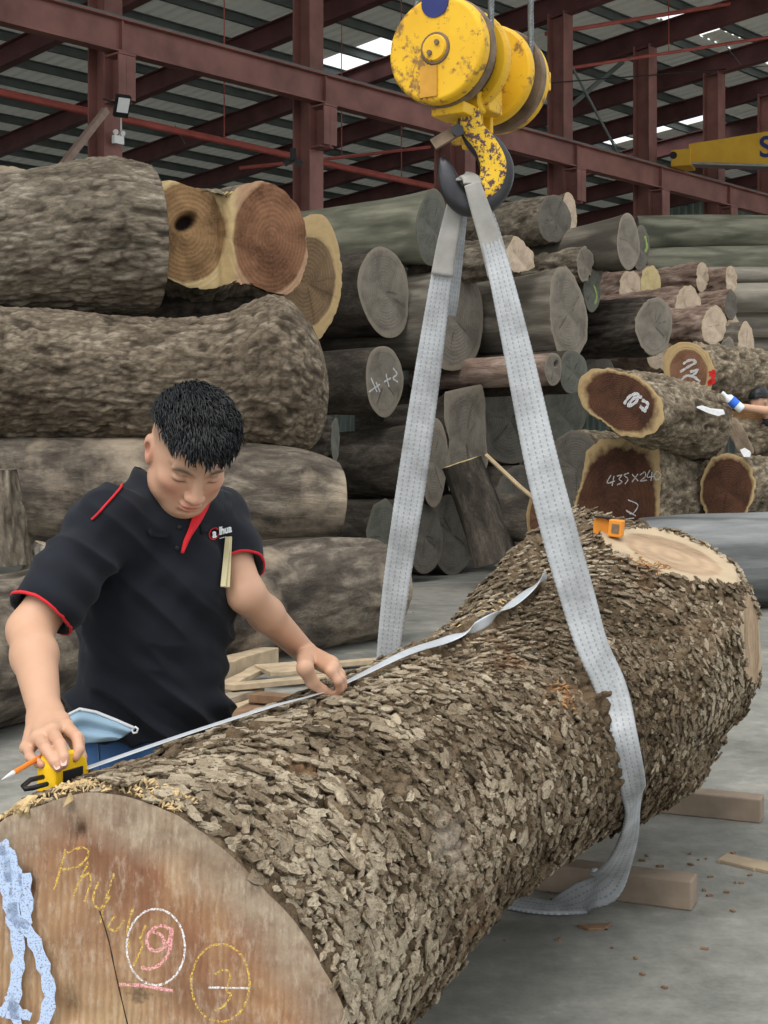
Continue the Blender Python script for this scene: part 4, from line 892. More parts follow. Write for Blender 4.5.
# ---------------------------------------------------------------- lifting hook and block
M_yel = NT('worn_yellow_paint'); co = M_yel.coord(); a_ = M_yel.noise(co, 9, 7, .7); b_ = M_yel.noise(co, 45, 4, .7)
colr = M_yel.mix(M_yel.ramp(M_yel.noise(co, 5, 4), [(.3, 0), (.7, 1)]), (.78, .47, .02), (.66, .36, .015))
colr = M_yel.mix(M_yel.ramp(M_yel.math('ADD', M_yel.math('MULTIPLY', a_, .6), M_yel.math('MULTIPLY', b_, .4)), [(.525, 0), (.59, .85)]), colr, (.15, .075, .04))
M_yel.bump(b_, .2, .002); M_yel = M_yel.out(colr, .5)
M_yel2 = NT('speckled_yellow_paint'); co = M_yel2.coord(); b_ = M_yel2.noise(co, 70, 4, .75)
M_yel2.bump(b_, .4, .003); M_yel2 = M_yel2.out(M_yel2.mix(M_yel2.ramp(b_, [(.49, 0), (.55, 1)]), (.80, .50, .03), (.10, .05, .06)), .55)
M_iron = plain('dark_forged_steel', (.055, .055, .06), .38, .7, .3, 12)
M_rub = plain('scuffed_rim', (.17, .12, .08), .6, .2, .4, 20)
M_rope = plain('wire_rope', (.16, .17, .17), .45, .6, .3, 40)
KH = 333.0; YH = F/KH
hb = thing('hook_block', 'yellow two-sheave crane hook block hanging on wire ropes', 'crane hook', P(472, 212, YH))
ax = V(.50, .866, 0).normalized(); perp = V(.866, -.5, 0)
def disc(name, px, py, dY, r, prof, m, n=44): o = P(px, py, YH+dY); q = MB(); q.lathe(o, ax, prof, n); return q.obj(name, m, hb, smooth=False, bevel=.004), o
sc_, oc = disc('sheave_cover', 440, 51, -.08, .16, [(-.030, .148), (-.022, .157), (.012, .159), (.016, .150)], M_yel)
disc('cover_rim', 440, 51, -.08, .16, [(.0165, .1595), (.022, .163), (.046, .163), (.052, .155)], M_rub)
MB().lathe(oc, ax, [(.055, .10), (.06, .128), (.075, .13), (.085, .12), (.10, .13), (.115, .128), (.12, .10)], 40).obj('sheave', M_iron, hb)
MB().lathe(oc, ax, [(.125, .150), (.13, .159), (.155, .159), (.16, .15)], 44).obj('sheave_cover', M_yel, hb)
q = MB(); q.lathe(oc, ax, [(-.042, .036), (-.036, .040), (-.029, .042)], 24); q.obj('hub_cap', M_yel, hb)
q = MB(); q.lathe(oc, ax, [(-.035, .046), (-.0285, .05)], 24); q.obj('hub_ring', M_rub, hb)
q = MB()
for s in (-1, 1): q.lathe(oc+perp*.012*s+ZZ*.014*s-ax*.042, ax, [(-.006, .008), (.002, .008)], 8)
q.obj('bolt', M_rub, hb)
MB().box(oc-ax*.0295+ZZ*-.095-perp*.02, (.055, .012, .09), (perp, ax, ZZ)).obj('worn_nameplate', plain('worn_orange_plate', (.48, .24, .03), .6, 0, .3), hb)
MB().lathe(oc+ZZ*.135-ax*.031, ax, [(-.002, .045), (.004, .045)], 20).obj('dark_badge', M_navy, hb)
ob = oc+ax*.36+ZZ*.0
MB().lathe(ob, ax, [(-.06, .148), (-.055, .157), (-.03, .159), (-.025, .15)], 44).obj('sheave_cover', M_yel, hb, bevel=.004)
MB().lathe(ob, ax, [(-.02, .10), (-.01, .13), (.01, .128), (.02, .12), (.035, .13), (.045, .10)], 40).obj('sheave', M_iron, hb)
MB().lathe(ob, ax, [(.05, .15), (.055, .159), (.085, .159), (.09, .150)], 44).obj('sheave_cover', M_yel, hb, bevel=.004)
MB().lathe(ob, ax, [(.02, .161), (.025, .165), (.045, .165), (.05, .16)], 44).obj('cover_rim', M_rub, hb)
oy = oc+ax*.215
for s in (-1, 1): MB().box(oy+ax*.035*s+ZZ*-.06, (.10, .022, .36), (perp, ax, ZZ)).obj('side_plate', M_yel, hb, bevel=.004)
MB().bar(oc+ax*-.02, ob+ax*.08, .05, .05).obj('sheave_pin', M_iron, hb)
oh = P(466, 104, YH+.03)
MB().lathe(oh-perp*.06, perp, [(0, .030), (.005, .036), (.115, .036), (.12, .03)], 16).obj('crosshead', M_yel, hb)
MB().box(P(455, 112, YH-.02), (.11, .10, .035), (perp, ax, ZZ)).obj('base_plate', M_yel, hb, bevel=.004)
MB().box(P(487, 102, YH+.06), (.06, .10, .075), (perp, ax, ZZ)).obj('base_plate', M_yel, hb, bevel=.006)
for px, py in ((479, 74), (542, 80)):
    MB().box(P(px, py, YH+(.0 if px < 500 else .30)), (.035, .07, .06), (perp, ax, ZZ)).obj('rope_guard', M_yel, hb, bevel=.004)
hkp = [(469, 112, 10), (470, 124, 10.5), (477, 138, 12), (490, 152, 14), (497, 170, 15.5), (493, 188, 15), (481, 201, 13.5), (466, 203, 12), (454, 193, 10.5), (448, 178, 9), (444, 164, 6), (441.5, 157, 2)]
hkp = [(x, y, r*1.12) for x, y, r in hkp]; hp = [P(x, y, YH) for x, y, r in hkp]; hr = [r/KH for x, y, r in hkp]
def sweep(pts, ra, rb, nrm, n=14, sub=5):
    P4 = np.array([list(p) for p in pts]); t = np.linspace(0, 1, (len(pts)-1)*sub+1); c = catm(P4, t); ra = catm(np.array(ra), t); rb = catm(np.array(rb), t); q = MB(); v = []; nr = np.array(list(nrm))
    for i in range(len(c)):
        d = c[min(i+1, len(c)-1)]-c[max(i-1, 0)]; d /= np.linalg.norm(d); s = np.cross(d, nr); s /= np.linalg.norm(s)
        v += [c[i]+s*ra[i]*np.sign(math.cos(a))*abs(math.cos(a))**.7+nr*rb[i]*np.sign(math.sin(a))*abs(math.sin(a))**.7 for a in np.linspace(0, 2*np.pi, n, endpoint=False)]
    f = [(i*n+k, i*n+(k+1) % n, (i+1)*n+(k+1) % n, (i+1)*n+k) for i in range(len(c)-1) for k in range(n)]+[tuple(range(n-1, -1, -1)), tuple((len(c)-1)*n+k for k in range(n))]
    q.add(v, f); return q
hn = V(-.12, -.99, 0).normalized()
sweep(hp, hr, [min(.034, r*.85) for r in hr], hn).obj('hook', M_iron, hb, smooth=True)
pp_ = [(470, 112, 10), (473, 130, 11), (486, 147, 12), (494, 166, 13.5), (491, 184, 12.5), (480, 196, 9), (472, 200, 4)]
sweep([P(x, y, YH)+hn*.022 for x, y, r in pp_], [r/KH for x, y, r in pp_], [.016]*7, hn).obj('hook_paint', M_yel2, hb, smooth=True)
MB().bar(P(458, 130, YH-.03), P(433, 145, YH-.03), .035, .012, (0, -1, .3)).obj('safety_latch', M_rub, hb)
MB().lathe(P(458, 130, YH-.055), (0, 1, 0), [(0, .018), (.012, .018)], 10).obj('latch_bolt', M_iron, hb)
def rope(pts, r, nm, lb):
    P4 = np.array([list(p) for p in pts]); L_ = sum((Vector(pts[i+1])-Vector(pts[i])).length for i in range(len(pts)-1)); q = MB()
    N_ = int(min(220, L_/.012))
    for k in range(5):
        t = np.linspace(0, 1, N_); c = catm(P4, t); a = t*L_/.09*2*np.pi+k*2*np.pi/5
        c[:, 0] += np.cos(a)*r*.55; c[:, 1] += np.sin(a)*r*.55; q.tube([Vector(x) for x in c.tolist()], r*.5, 5)
    o = q.obj(nm, M_rope, smooth=True); return tag(o, lb, 'rope', 'wire ropes of the hook block')
def rp(o, s): return o+perp*.125*s
for nm, a, top, lb in (('a', rp(oc+ax*.085, 1), 3.6, 'wire rope rising from the right side of the front sheave'), ('b', rp(ob+ax*.012, 1), 3.6, 'wire rope rising from the right side of the rear sheave'),
                       ('c', rp(oc+ax*.085, -1), 3.6, 'wire rope rising from the left side of the front sheave'), ('d', rp(ob+ax*.012, -1), 3.6, 'wire rope rising from the left side of the rear sheave')):
    rope([a-ZZ*.01, a+ZZ*.3, V(a.x*.99, a.y, top)], .010, 'wire_rope', lb)

# ---------------------------------------------------------------- webbing sling
M_web = NT('webbing'); co = M_web.coord(); uv = M_web.attr('across'); al = M_web.attr('along')
st_ = M_web.ramp(M_web.math('FRACT', M_web.math('MULTIPLY', uv, 5.0)), [(.0, 0), (.2, 1), (.8, 1), (1, 0)])
dash = M_web.math('GREATER_THAN', M_web.math('FRACT', M_web.math('MULTIPLY', al, 70.0)), .45)
cw_ = M_web.ramp(M_web.noise(co, 7, 6, .65), [(.3, (.24, .245, .25)), (.55, (.42, .435, .45)), (.75, (.55, .57, .595))])
cw_ = M_web.mix(M_web.math('MULTIPLY', M_web.math('MULTIPLY', M_web.math('SUBTRACT', 1.0, st_), dash), .65), cw_, (.16, .165, .18))
M_web.bump(M_web.math('ADD', M_web.noise(co, 220, 2), M_web.math('MULTIPLY', dash, .4)), .5, .003); M_web = M_web.out(cw_, .85, spec=.15)
M_sleeve = plain('grey_sleeve', (.31, .30, .28), .8, 0, .2, 14)
def ribbon(q, pts, wid, nrm, th=.009, sub=10, nx=12, ribs=.0022):
    """webbing of real thickness with raised ribs; returns the per-vertex coordinates"""
    P4 = np.array([list(p) for p in pts]); t = np.linspace(0, 1, (len(pts)-1)*sub+1); c = catm(P4, t); w_ = catm(np.array(wid, float), t); N4 = catm(np.array([list(x) for x in nrm], float), t); v = []; ac = []; al = []; L_ = 0
    for i in range(len(c)):
        d = c[min(i+1, len(c)-1)]-c[max(i-1, 0)]; ln = np.linalg.norm(d); d /= ln; nn = N4[i]-d*(N4[i]@d); nn /= np.linalg.norm(nn); s = np.cross(d, nn); L_ += ln/2
        for sgn in (1, -1):
            for j in range(nx+1):
                x = -.5+j/nx; jj = x if sgn == 1 else -x; rb = ribs*abs(math.sin(math.pi*5*(jj+.5))); edge = .5 if j in (0, nx) else 1
                v.append(c[i]+s*w_[i]*jj+nn*sgn*(th/2*edge+rb)); ac.append(jj+.5); al.append(L_)
    m = 2*(nx+1); f = [(i*m+k, i*m+(k+1) % m, (i+1)*m+(k+1) % m, (i+1)*m+k) for i in range(len(c)-1) for k in range(m)]+[tuple(range(m-1, -1, -1)), tuple((len(c)-1)*m+k for k in range(m))]
    q.add(v, f); return ac, al
sl = thing('lifting_sling', 'grey webbing sling hung on the crane hook and looped round the measured log', 'sling', P(590, 905, 4.3))
o_s = origin_of(sl)
def rib(name, pts, wid, nrm, m, **kw):
    q = MB(); ac, al = ribbon(q, pts, wid, nrm, **kw); me = mesh(name, [Vector(x)-o_s for x in q.v], q.f, m, True, {'across': ac, 'along': al}); return link(name, me, sl)
tol = lambda p: (Vector((0, 0, CH))-Vector(p)).normalized()
pe_ = hit(606, 690); Ye_ = pe_.y-.02
f_pts = [(x_, y_, YH-.05+(Ye_-YH+.05)*(y_-183)/507) for x_, y_ in ((473, 183), (480, 207), (497, 262), (518, 352), (541, 460), (560, 535), (577, 595), (592, 645))]
fp = [P(*a) for a in f_pts]; fw = [15/KH, 17/KH, 22/KH, 28/KH, 33/KH, 35/KH, 35/KH, 34/KH]; fn_ = [V(-.2, -1, 0)]*5+[V(0, -1, .1), V(.15, -1, .2), V(.3, -.95, .25)]
for x, y, o_, wd in ((606, 690, .020, 32), (619, 735, .020, 28), (628, 772, .028, 25)):
    p = hit(x, y); nn = bv.find_nearest(p)[1]; nn = nn if nn.dot(tol(p)) > 0 else -nn; fp.append(p+nn*o_); fw.append(wd/KH*1.05); fn_.append((nn+tol(p)*.8).normalized())
kb = F/fp[-1].y; Yb = fp[-1].y
gf = gnd(585, 908)
for x, y, tt_, wd, nv in ((633, 806, .2, 24, (.55, -.8, .1)), (625, 846, .5, 28, (.35, -.9, .2)), (607, 880, .8, 34, (.15, -.85, .5)), (586, 897, 1.0, 36, (.05, -.6, .8))):
    fp.append(P(x, y, Yb*(1-tt_)+gf.y*tt_)); fw.append(wd/KH*1.15); fn_.append(Vector(nv))
for x, y in ((556, 909), (525, 906), (495, 899), (455, 886), (400, 868)):
    g = gnd(x, y+2); fp.append(V(g.x, g.y, .012)); fw.append(.11); fn_.append(V(.0, -.1, 1))
rib('front_leg', fp, fw, fn_, M_web)
l_pts = [(459, 183, YH+.04), (453, 215, YH+.05), (443, 268, YH+.07), (428, 370, YH+.10), (412, 480, YH+.13), (397, 580, YH+.17), (388, 660, YH+.20), (383, 730, YH+.23), (384, 800, YH+.20)]
lp_ = [P(*a) for a in l_pts]; lw = [15/KH, 17/KH, 21/KH, 27/KH, 30/KH, 28/KH, 25/KH, .075, .075]
g_ = gnd(400, 868); lp_ += [V(lp_[-1].x+.02, lp_[-1].y-.12, .1), V(g_.x, g_.y, .022)]; lw += [.09, .10]
rib('rear_leg', lp_, lw, [V(-.15, -1, 0)]*9+[V(-.2, -.7, .7), V(.1, -.1, 1)], M_web)
# the worn protective sleeves near the hook, and the doubled tails stitched behind each leg
def shift(pts, dy, dx=0): return [p+V(dx, dy, 0) for p in pts]
rib('sleeve', shift([P(472, 184, YH-.05), P(479, 206, YH-.055), P(490, 240, YH-.058), P(500, 275, YH-.062)], -.010), [16.5/KH, 19/KH, 22/KH, 25/KH], [V(-.2, -1, 0)]*4, M_sleeve, ribs=.0008)
rib('sleeve', shift([P(460, 184, YH+.04), P(454, 212, YH+.05), P(447, 245, YH+.06), P(442, 276, YH+.068)], -.010), [16.5/KH, 18.5/KH, 21/KH, 23/KH], [V(-.2, -1, 0)]*4, M_sleeve, ribs=.0008)
rib('loop_tail', shift([P(478, 190, YH), P(494, 235, YH), P(506, 280, YH-.01), P(514, 310, YH-.02)], .05), [20/KH]*4, [V(-.6, -.8, 0)]*4, M_web)
rib('loop_tail', shift([P(464, 190, YH+.06), P(459, 240, YH+.07), P(454, 290, YH+.09), P(450, 315, YH+.1)], .05), [16/KH]*4, [V(.6, -.8, 0)]*4, M_web)
q = MB(); pts_ = [P(461, 184, YH+.04), P(463, 177, YH-.01), P(467, 176, YH-.02), P(471, 178, YH-.04), P(473, 184, YH-.05)]
rib('loop_eye', pts_, [20/KH]*5, [V(-.5, -.8, .3), V(-.2, -.6, .8), V(0, -.5, .9), V(.2, -.6, .8), V(.3, -.8, .3)], M_sleeve, ribs=.0008)

# ---------------------------------------------------------------- tape measure blade and the second tape on top of the log
M_blade = plain('steel_blade', (.62, .66, .70), .35, .3, .08, 30)
tp_o = P(63, 770, F/561)
tape = thing('tape_measure', 'yellow tape measure in the man right hand, silver blade along the log', 'tape measure', tp_o-ZZ*.035)
M_tyel = plain('tape_yellow', (.85, .52, .01), .35, 0, .06)
bp = []
for x, y, o_ in ((330, 694, .018), (403, 662, .024), (440, 645, .024), (480, 628, .022), (515, 604, .022), (548, 580, .022)):
    bp.append(hit(x, y, o_))
TIP = bp[0].copy()
T0 = P(84, 769, F/556); bpts = [T0, T0.lerp(TIP, .35)+ZZ*.004, T0.lerp(TIP, .7)+ZZ*.004]+bp
bw = [.022]*len(bpts); q = MB(); up_ = [V(-.35, -.55, .75)]*3+[(bv.find_nearest(p)[1] if bv.find_nearest(p)[1].dot(tol(p)) > 0 else -bv.find_nearest(p)[1])+V(-.5, -.35, .5) for p in bp]
bw = [.020]*3+[.022, .026, .030, .034, .034, .034]
ribbon(q, bpts, bw, up_, .0012, 8, 6, 0); q.obj('blade', M_blade, tape, smooth=True)
tx = (TIP-T0).normalized(); tx = V(tx.x, tx.y, 0).normalized(); ty = V(-tx.y, tx.x, 0)
def tcase(par, o, xa, ya, L_, Hh, Dp, m):
    prof = [(-.5, -.5), (.42, -.5), (.5, -.42), (.5, -.1), (.42, .25), (.2, .47), (-.1, .5), (-.34, .42), (-.48, .2), (-.5, -.2)]
    poly = [o+xa*(x*L_)+ZZ*(z*Hh) for x, z in prof]; q = MB(); q.prism(poly, ya*Dp/2, -ya*Dp/2); return q.obj('case', m, par, bevel=.008)
tcase(tape, tp_o, tx, ty, .088, .074, .046, M_tyel)
MB().box(tp_o+tx*.0-ty*.0235-ZZ*.012, (.05, .004, .035), (tx, ty, ZZ)).obj('badge', M_black, tape, bevel=.001)
MB().box(tp_o+tx*.046-ZZ*.03, (.012, .03, .012), (tx, ty, ZZ)).obj('mouth', M_black, tape)
MB().tube([P(43, 777, F/575), P(30, 780, F/582), P(23, 786, F/588), P(25, 789, F/590), P(33, 788, F/588), P(47, 784, F/580)], .0045, 7).obj('wrist_strap', M_black, tape, smooth=True)
o2 = hit(606, 534, .028)
t2 = thing('tape_measure', 'small orange tape measure lying on top of the log far end', 'tape measure', o2-ZZ*.03)
M_or = plain('orange_plastic', (.72, .27, .03), .5, 0, .15)
xa = V(.93, -.36, -.10).normalized(); ya = V(.36, .93, 0).normalized()
tcase(t2, o2+ya*.03+xa*-.025, xa, ya, .07, .065, .03, M_or); 
MB().box(o2+xa*.032-ya*.012, (.05, .05, .062), (xa, ya, xa.cross(ya))).obj('clip_block', M_or, t2, bevel=.005)
MB().box(o2+ZZ*.031-xa*.015+ya*.02, (.075, .042, .006), (xa, ya, xa.cross(ya))).obj('top_plate', M_black, t2, bevel=.001)
MB().box(o2+xa*.034-ya*.038, (.026, .006, .032), (xa, ya, xa.cross(ya))).obj('recess', M_rub, t2)
# ---------------------------------------------------------------- distance-field sculpting for people and cloth
class SDF:
    def __init__(s, lo, hi, h):
        s.h = h; s.o = np.array(lo, float); s.n = np.ceil((np.array(hi)-s.o)/h).astype(int)+1; s.d = np.full(s.n, 9., np.float32)
    def box(s, lo, hi):
        a = np.clip(np.floor((np.array(lo)-s.o)/s.h).astype(int), 0, s.n); b = np.clip(np.ceil((np.array(hi)-s.o)/s.h).astype(int)+1, 0, s.n)
        sl = tuple(slice(i, j) for i, j in zip(a, b)); g = [(s.o[i]+s.h*np.arange(a[i], b[i])).astype(np.float32) for i in range(3)]
        return sl, np.meshgrid(*g, indexing='ij', sparse=True)
    def blend(s, sl, d, k):
        a = s.d[sl]
        if k > 0: hh = np.clip(.5+.5*(a-d)/k, 0, 1); s.d[sl] = a*(1-hh)+d*hh-k*hh*(1-hh)
        else: s.d[sl] = np.minimum(a, d)
    def carve(s, sl, d, k=0):
        a = s.d[sl]
        if k > 0: hh = np.clip(.5-.5*(a+d)/k, 0, 1); s.d[sl] = a*(1-hh)-d*hh+k*hh*(1-hh)
        else: s.d[sl] = np.maximum(a, -d)
    def cone(s, a, b, ra, rb, k=.01, op='blend', flat=None):
        a = np.array(list(a), float); b = np.array(list(b), float); m = max(ra, rb)*(1.5 if flat else 1)+4*s.h+k
        sl, (x, y, z) = s.box(np.minimum(a, b)-m, np.maximum(a, b)+m)
        if 0 in s.d[sl].shape: return s
        e = b-a; px, py, pz = x-a[0], y-a[1], z-a[2]; t = np.clip((px*e[0]+py*e[1]+pz*e[2])/max(e@e, 1e-9), 0, 1)
        qx, qy, qz = px-t*e[0], py-t*e[1], pz-t*e[2]
        if flat is not None:               # flat = (direction, factor): squash the section along a direction
            f = np.array(list(flat[0]), float); f /= np.linalg.norm(f); w_ = qx*f[0]+qy*f[1]+qz*f[2]; g = 1/flat[1]-1; qx, qy, qz = qx+w_*f[0]*g, qy+w_*f[1]*g, qz+w_*f[2]*g
        d = np.sqrt(qx*qx+qy*qy+qz*qz)-(ra+(rb-ra)*t); getattr(s, op)(sl, d.astype(np.float32), k); return s
    def ell(s, c, r, M=None, k=.01, op='blend'):
        c = np.array(list(c), float); r = np.array(r, float); M = np.eye(3) if M is None else np.array(M, float); m = r.max()+4*s.h+k
        sl, (x, y, z) = s.box(c-m, c+m)
        if 0 in s.d[sl].shape: return s
        px, py, pz = x-c[0], y-c[1], z-c[2]; q = [(px*M[i][0]+py*M[i][1]+pz*M[i][2]) for i in range(3)]
        k0 = np.sqrt(sum((q[i]/r[i])**2 for i in range(3))); k1 = np.sqrt(sum((q[i]/r[i]**2)**2 for i in range(3)))+1e-6
        getattr(s, op)(sl, (k0*(k0-1)/k1).astype(np.float32), k); return s
    def plane(s, n, p):                     # keep the side the normal points away from
        n = np.array(list(n), float); n /= np.linalg.norm(n); sl, (x, y, z) = s.box(s.o, s.o+s.n*s.h)
        s.d = np.maximum(s.d, ((x-p[0])*n[0]+(y-p[1])*n[1]+(z-p[2])*n[2]).astype(np.float32)); return s
    def nets(s):
        D = s.d; I = D < 0; n = D.shape
        cnt = np.zeros(tuple(q-1 for q in n), np.uint8)
        for a in (0, 1):
            for b in (0, 1):
                for c in (0, 1): cnt += I[a:n[0]-1+a, b:n[1]-1+b, c:n[2]-1+c]
        cell = np.argwhere((cnt > 0) & (cnt < 8)); m = len(cell); ix = np.full(cnt.shape, -1, np.int64); ix[tuple(cell.T)] = np.arange(m)
        acc = np.zeros((m, 3)); w_ = np.zeros(m)
        cs = [(a, b, c) for a in (0, 1) for b in (0, 1) for c in (0, 1)]
        val = {c: D[tuple((cell+np.array(c)).T)].astype(float) for c in cs}
        for c in cs:
            for ax_ in range(3):
                if c[ax_]: continue
                e = list(c); e[ax_] = 1; e = tuple(e); a, b = val[c], val[e]; x = (a < 0) != (b < 0); t = np.where(x, a/np.where(x, a-b, 1), 0)
                p = np.array(c, float)[None]+np.eye(3)[ax_][None]*t[:, None]; acc += p*x[:, None]; w_ += x
        V_ = s.o+s.h*(cell+acc/w_[:, None]); fs = []
        for ax_ in range(3):
            u_, v_ = (ax_+1) % 3, (ax_+2) % 3; sl0 = [slice(None)]*3; sl1 = [slice(None)]*3; sl0[ax_] = slice(0, -1); sl1[ax_] = slice(1, None)
            A, B_ = I[tuple(sl0)], I[tuple(sl1)]; e = np.argwhere(A != B_); e = e[(e[:, u_] > 0) & (e[:, v_] > 0) & (e[:, u_] < n[u_]-1) & (e[:, v_] < n[v_]-1)]
            if not len(e): continue
            ins = A[tuple(e.T)]; du = np.eye(3, dtype=int)[u_]; dv = np.eye(3, dtype=int)[v_]
            q = np.stack([ix[tuple((e-du-dv).T)], ix[tuple((e-dv).T)], ix[tuple(e.T)], ix[tuple((e-du).T)]], 1); q[~ins] = q[~ins][:, ::-1]; fs.append(q)
        return V_, np.concatenate(fs)
def vnorm(v, f):
    n = np.zeros_like(v); a = np.cross(v[f[:, 2]]-v[f[:, 0]], v[f[:, 3]]-v[f[:, 1]])
    for k in range(4): np.add.at(n, f[:, k], a)
    return n/(np.linalg.norm(n, axis=1, keepdims=True)+1e-12)
def smooth(v, f, it=2, lam=.5):
    e = np.concatenate([f[:, [0, 1]], f[:, [1, 2]], f[:, [2, 3]], f[:, [3, 0]]]); e = np.concatenate([e, e[:, ::-1]]); c = np.bincount(e[:, 0], minlength=len(v))[:, None]
    for _ in range(it):
        s_ = np.stack([np.bincount(e[:, 0], v[e[:, 1], i], len(v)) for i in range(3)], 1); v = v+lam*(s_/np.maximum(c, 1)-v)
    return v

def skin_mat(name, base, red, shade):
    n = NT(name); co = n.coord(); f = n.noise(co, 60, 4, .6); col = n.mix(n.ramp(n.noise(co, 8, 4), [(.35, 0), (.65, 1)]), base, tuple(q*.9 for q in base))
    col = n.mix(n.attr('red'), col, red); col = n.mix(n.attr('dark'), col, shade)
    n.b.inputs['Subsurface Weight'].default_value = .08; n.b.inputs['Subsurface Radius'].default_value = (.02, .008, .004); n.b.inputs['Subsurface Scale'].default_value = .3
    n.bump(f, .08, .001); return n.out(col, .5, spec=.35)
M_skin = skin_mat('skin', (.565, .335, .222), (.58, .21, .155), (.035, .028, .025))
M_nail = plain('nail', (.62, .40, .33), .3, 0, .03)
def cloth(name, c, sc=700, vary=.12, rough=.9):
    n = NT(name); co = n.coord(); f = n.noise(co, sc, 2, .6); col = n.ramp(n.noise(co, 6, 5), [(.3, [q*(1-vary) for q in c]), (.7, [q*(1+vary) for q in c])]); n.bump(f, .25, .001); n.b.inputs['Sheen Weight'].default_value = .05; return n.out(col, rough, spec=.2)
M_shirt = cloth('navy_black_polo', (.0105, .0125, .018)); M_redtrim = cloth('red_trim', (.62, .025, .035)); M_jean = cloth('blue_denim', (.045, .105, .235), 500, .35); M_hair = plain('black_hair', (.010, .011, .013), .42, 0, .2)
M_shoe = plain('dark_shoe', (.03, .028, .026), .6)

# joints (pixel, depth); hand joints are read off the log itself
hx = lambda px, py, Y: np.array(list(P(px, py, Y)))
J = dict(pel=hx(147, 765, 3.30), waist=hx(150, 700, 3.29), chest=hx(158, 590, 3.27), up=hx(166, 525, 3.25), neck=hx(169, 492, 3.24), head=hx(188, 455, 3.12),
         rs=hx(104, 525, 3.10), re=hx(30, 630, 2.95), rw=hx(45, 715, 2.68), ls=hx(213, 518, 3.36), le=hx(246, 594, 3.22), lw=hx(306, 654, 3.46))
FB = np.array([.42, -.90, -.08]); FB /= np.linalg.norm(FB)        # where the chest faces
LB = np.array([.906, .42, 0]); LB /= np.linalg.norm(LB)           # towards his left
UB = np.cross(FB, LB); UB = UB if UB[2] > 0 else -UB
HS = 1.10                                                          # head scale
FH = np.array([.30, -.70, -.645]); FH /= np.linalg.norm(FH); LH = np.array([.915, .40, .0]); LH -= FH*(LH@FH); LH /= np.linalg.norm(LH); UH = np.cross(FH, LH); UH = UH if UH[2] > 0 else -UH
rl_ = R(-3); LH, UH = LH*math.cos(rl_)+UH*math.sin(rl_), UH*math.cos(rl_)-LH*math.sin(rl_)
MH = np.array([LH, FH, UH]); hc = J['head']
def hd(l, f, u): return hc+HS*(LH*l+FH*f+UH*u)
man_o = V(float(J['pel'][0]), float(J['pel'][1]), 0)
man = thing('person', 'man in black polo shirt with red piping and jeans, head bowed, measuring the big log', 'person', man_o)
# ---- body: torso, neck, head, arms, hands as one surface
lo = np.array([-.93, 2.40, .70]); hi = np.array([.16, 3.62, 1.70])
S = SDF(lo, hi, .0034)
S.cone(J['pel'], J['waist'], .115, .118, .02, flat=(FB, .75)).cone(J['waist'], J['chest'], .125, .15, .04, flat=(FB, .75)).cone(J['chest'], J['up'], .15, .13, .04, flat=(FB, .75))
S.cone(J['up'], J['rs'], .082, .052, .04).cone(J['up'], J['ls'], .082, .052, .04)
S.cone(J['neck']-UB*.03, hd(0, -.02, -.04), .066, .062, .03)
# head
S.ell(hd(0, -.012, .028), np.array([.076, .094, .092])*HS, MH, .01)
S.ell(hd(0, .022, -.030), np.array([.066, .068, .088])*HS, MH, .03)
S.ell(hd(0, .050, -.085), np.array([.040, .034, .028])*HS, MH, .028)
for s in (-1, 1):
    S.ell(hd(.040*s, .050, -.018), np.array([.026, .026, .020])*HS, MH, .02)          # cheek bones
    S.ell(hd(.034*s, .092, .010), np.array([.017, .013, .0095])*HS, MH, .010, 'carve') # eye sockets
    S.ell(hd(.034*s, .0745, .006), np.array([.0135, .0115, .0105])*HS, MH, .003)         # lidded eyes
    S.cone(hd(.012*s, .087, .026), hd(.050*s, .072, .026), .008*HS, .006*HS, .010)      # brow ridge
    S.ell(hd(.0125*s, .098, -.029), np.array([.0095, .011, .0085])*HS, MH, .006)        # nostril wings
    S.ell(hd(.052*s, .02, -.055), np.array([.018, .035, .022])*HS, MH, .03)            # jaw
    ec = hd(.076*s, -.012, -.004)
    S.ell(ec, np.array([.008, .020, .032])*HS, MH, .006); S.ell(hd(.080*s, -.020, .012), np.array([.009, .014, .020])*HS, MH, .005); S.ell(hd(.0835*s, -.010, .002), np.array([.006, .010, .017])*HS, MH, .003, 'carve')
S.cone(hd(0, .088, .014), hd(0, .106, -.024), .008*HS, .0125*HS, .010); S.ell(hd(0, .109, -.026), np.array([.0125, .011, .0095])*HS, MH, .006)
S.ell(hd(0, .090, -.052), np.array([.024, .013, .0065])*HS, MH, .006); S.ell(hd(0, .087, -.064), np.array([.021, .013, .0075])*HS, MH, .006)
S.cone(hd(-.020, .1005, -.0575), hd(.020, .1005, -.0575), .002, .002, .003, 'carve')
S.ell(hd(0, .082, -.075), np.array([.02, .008, .004])*HS, MH, .008, 'carve')
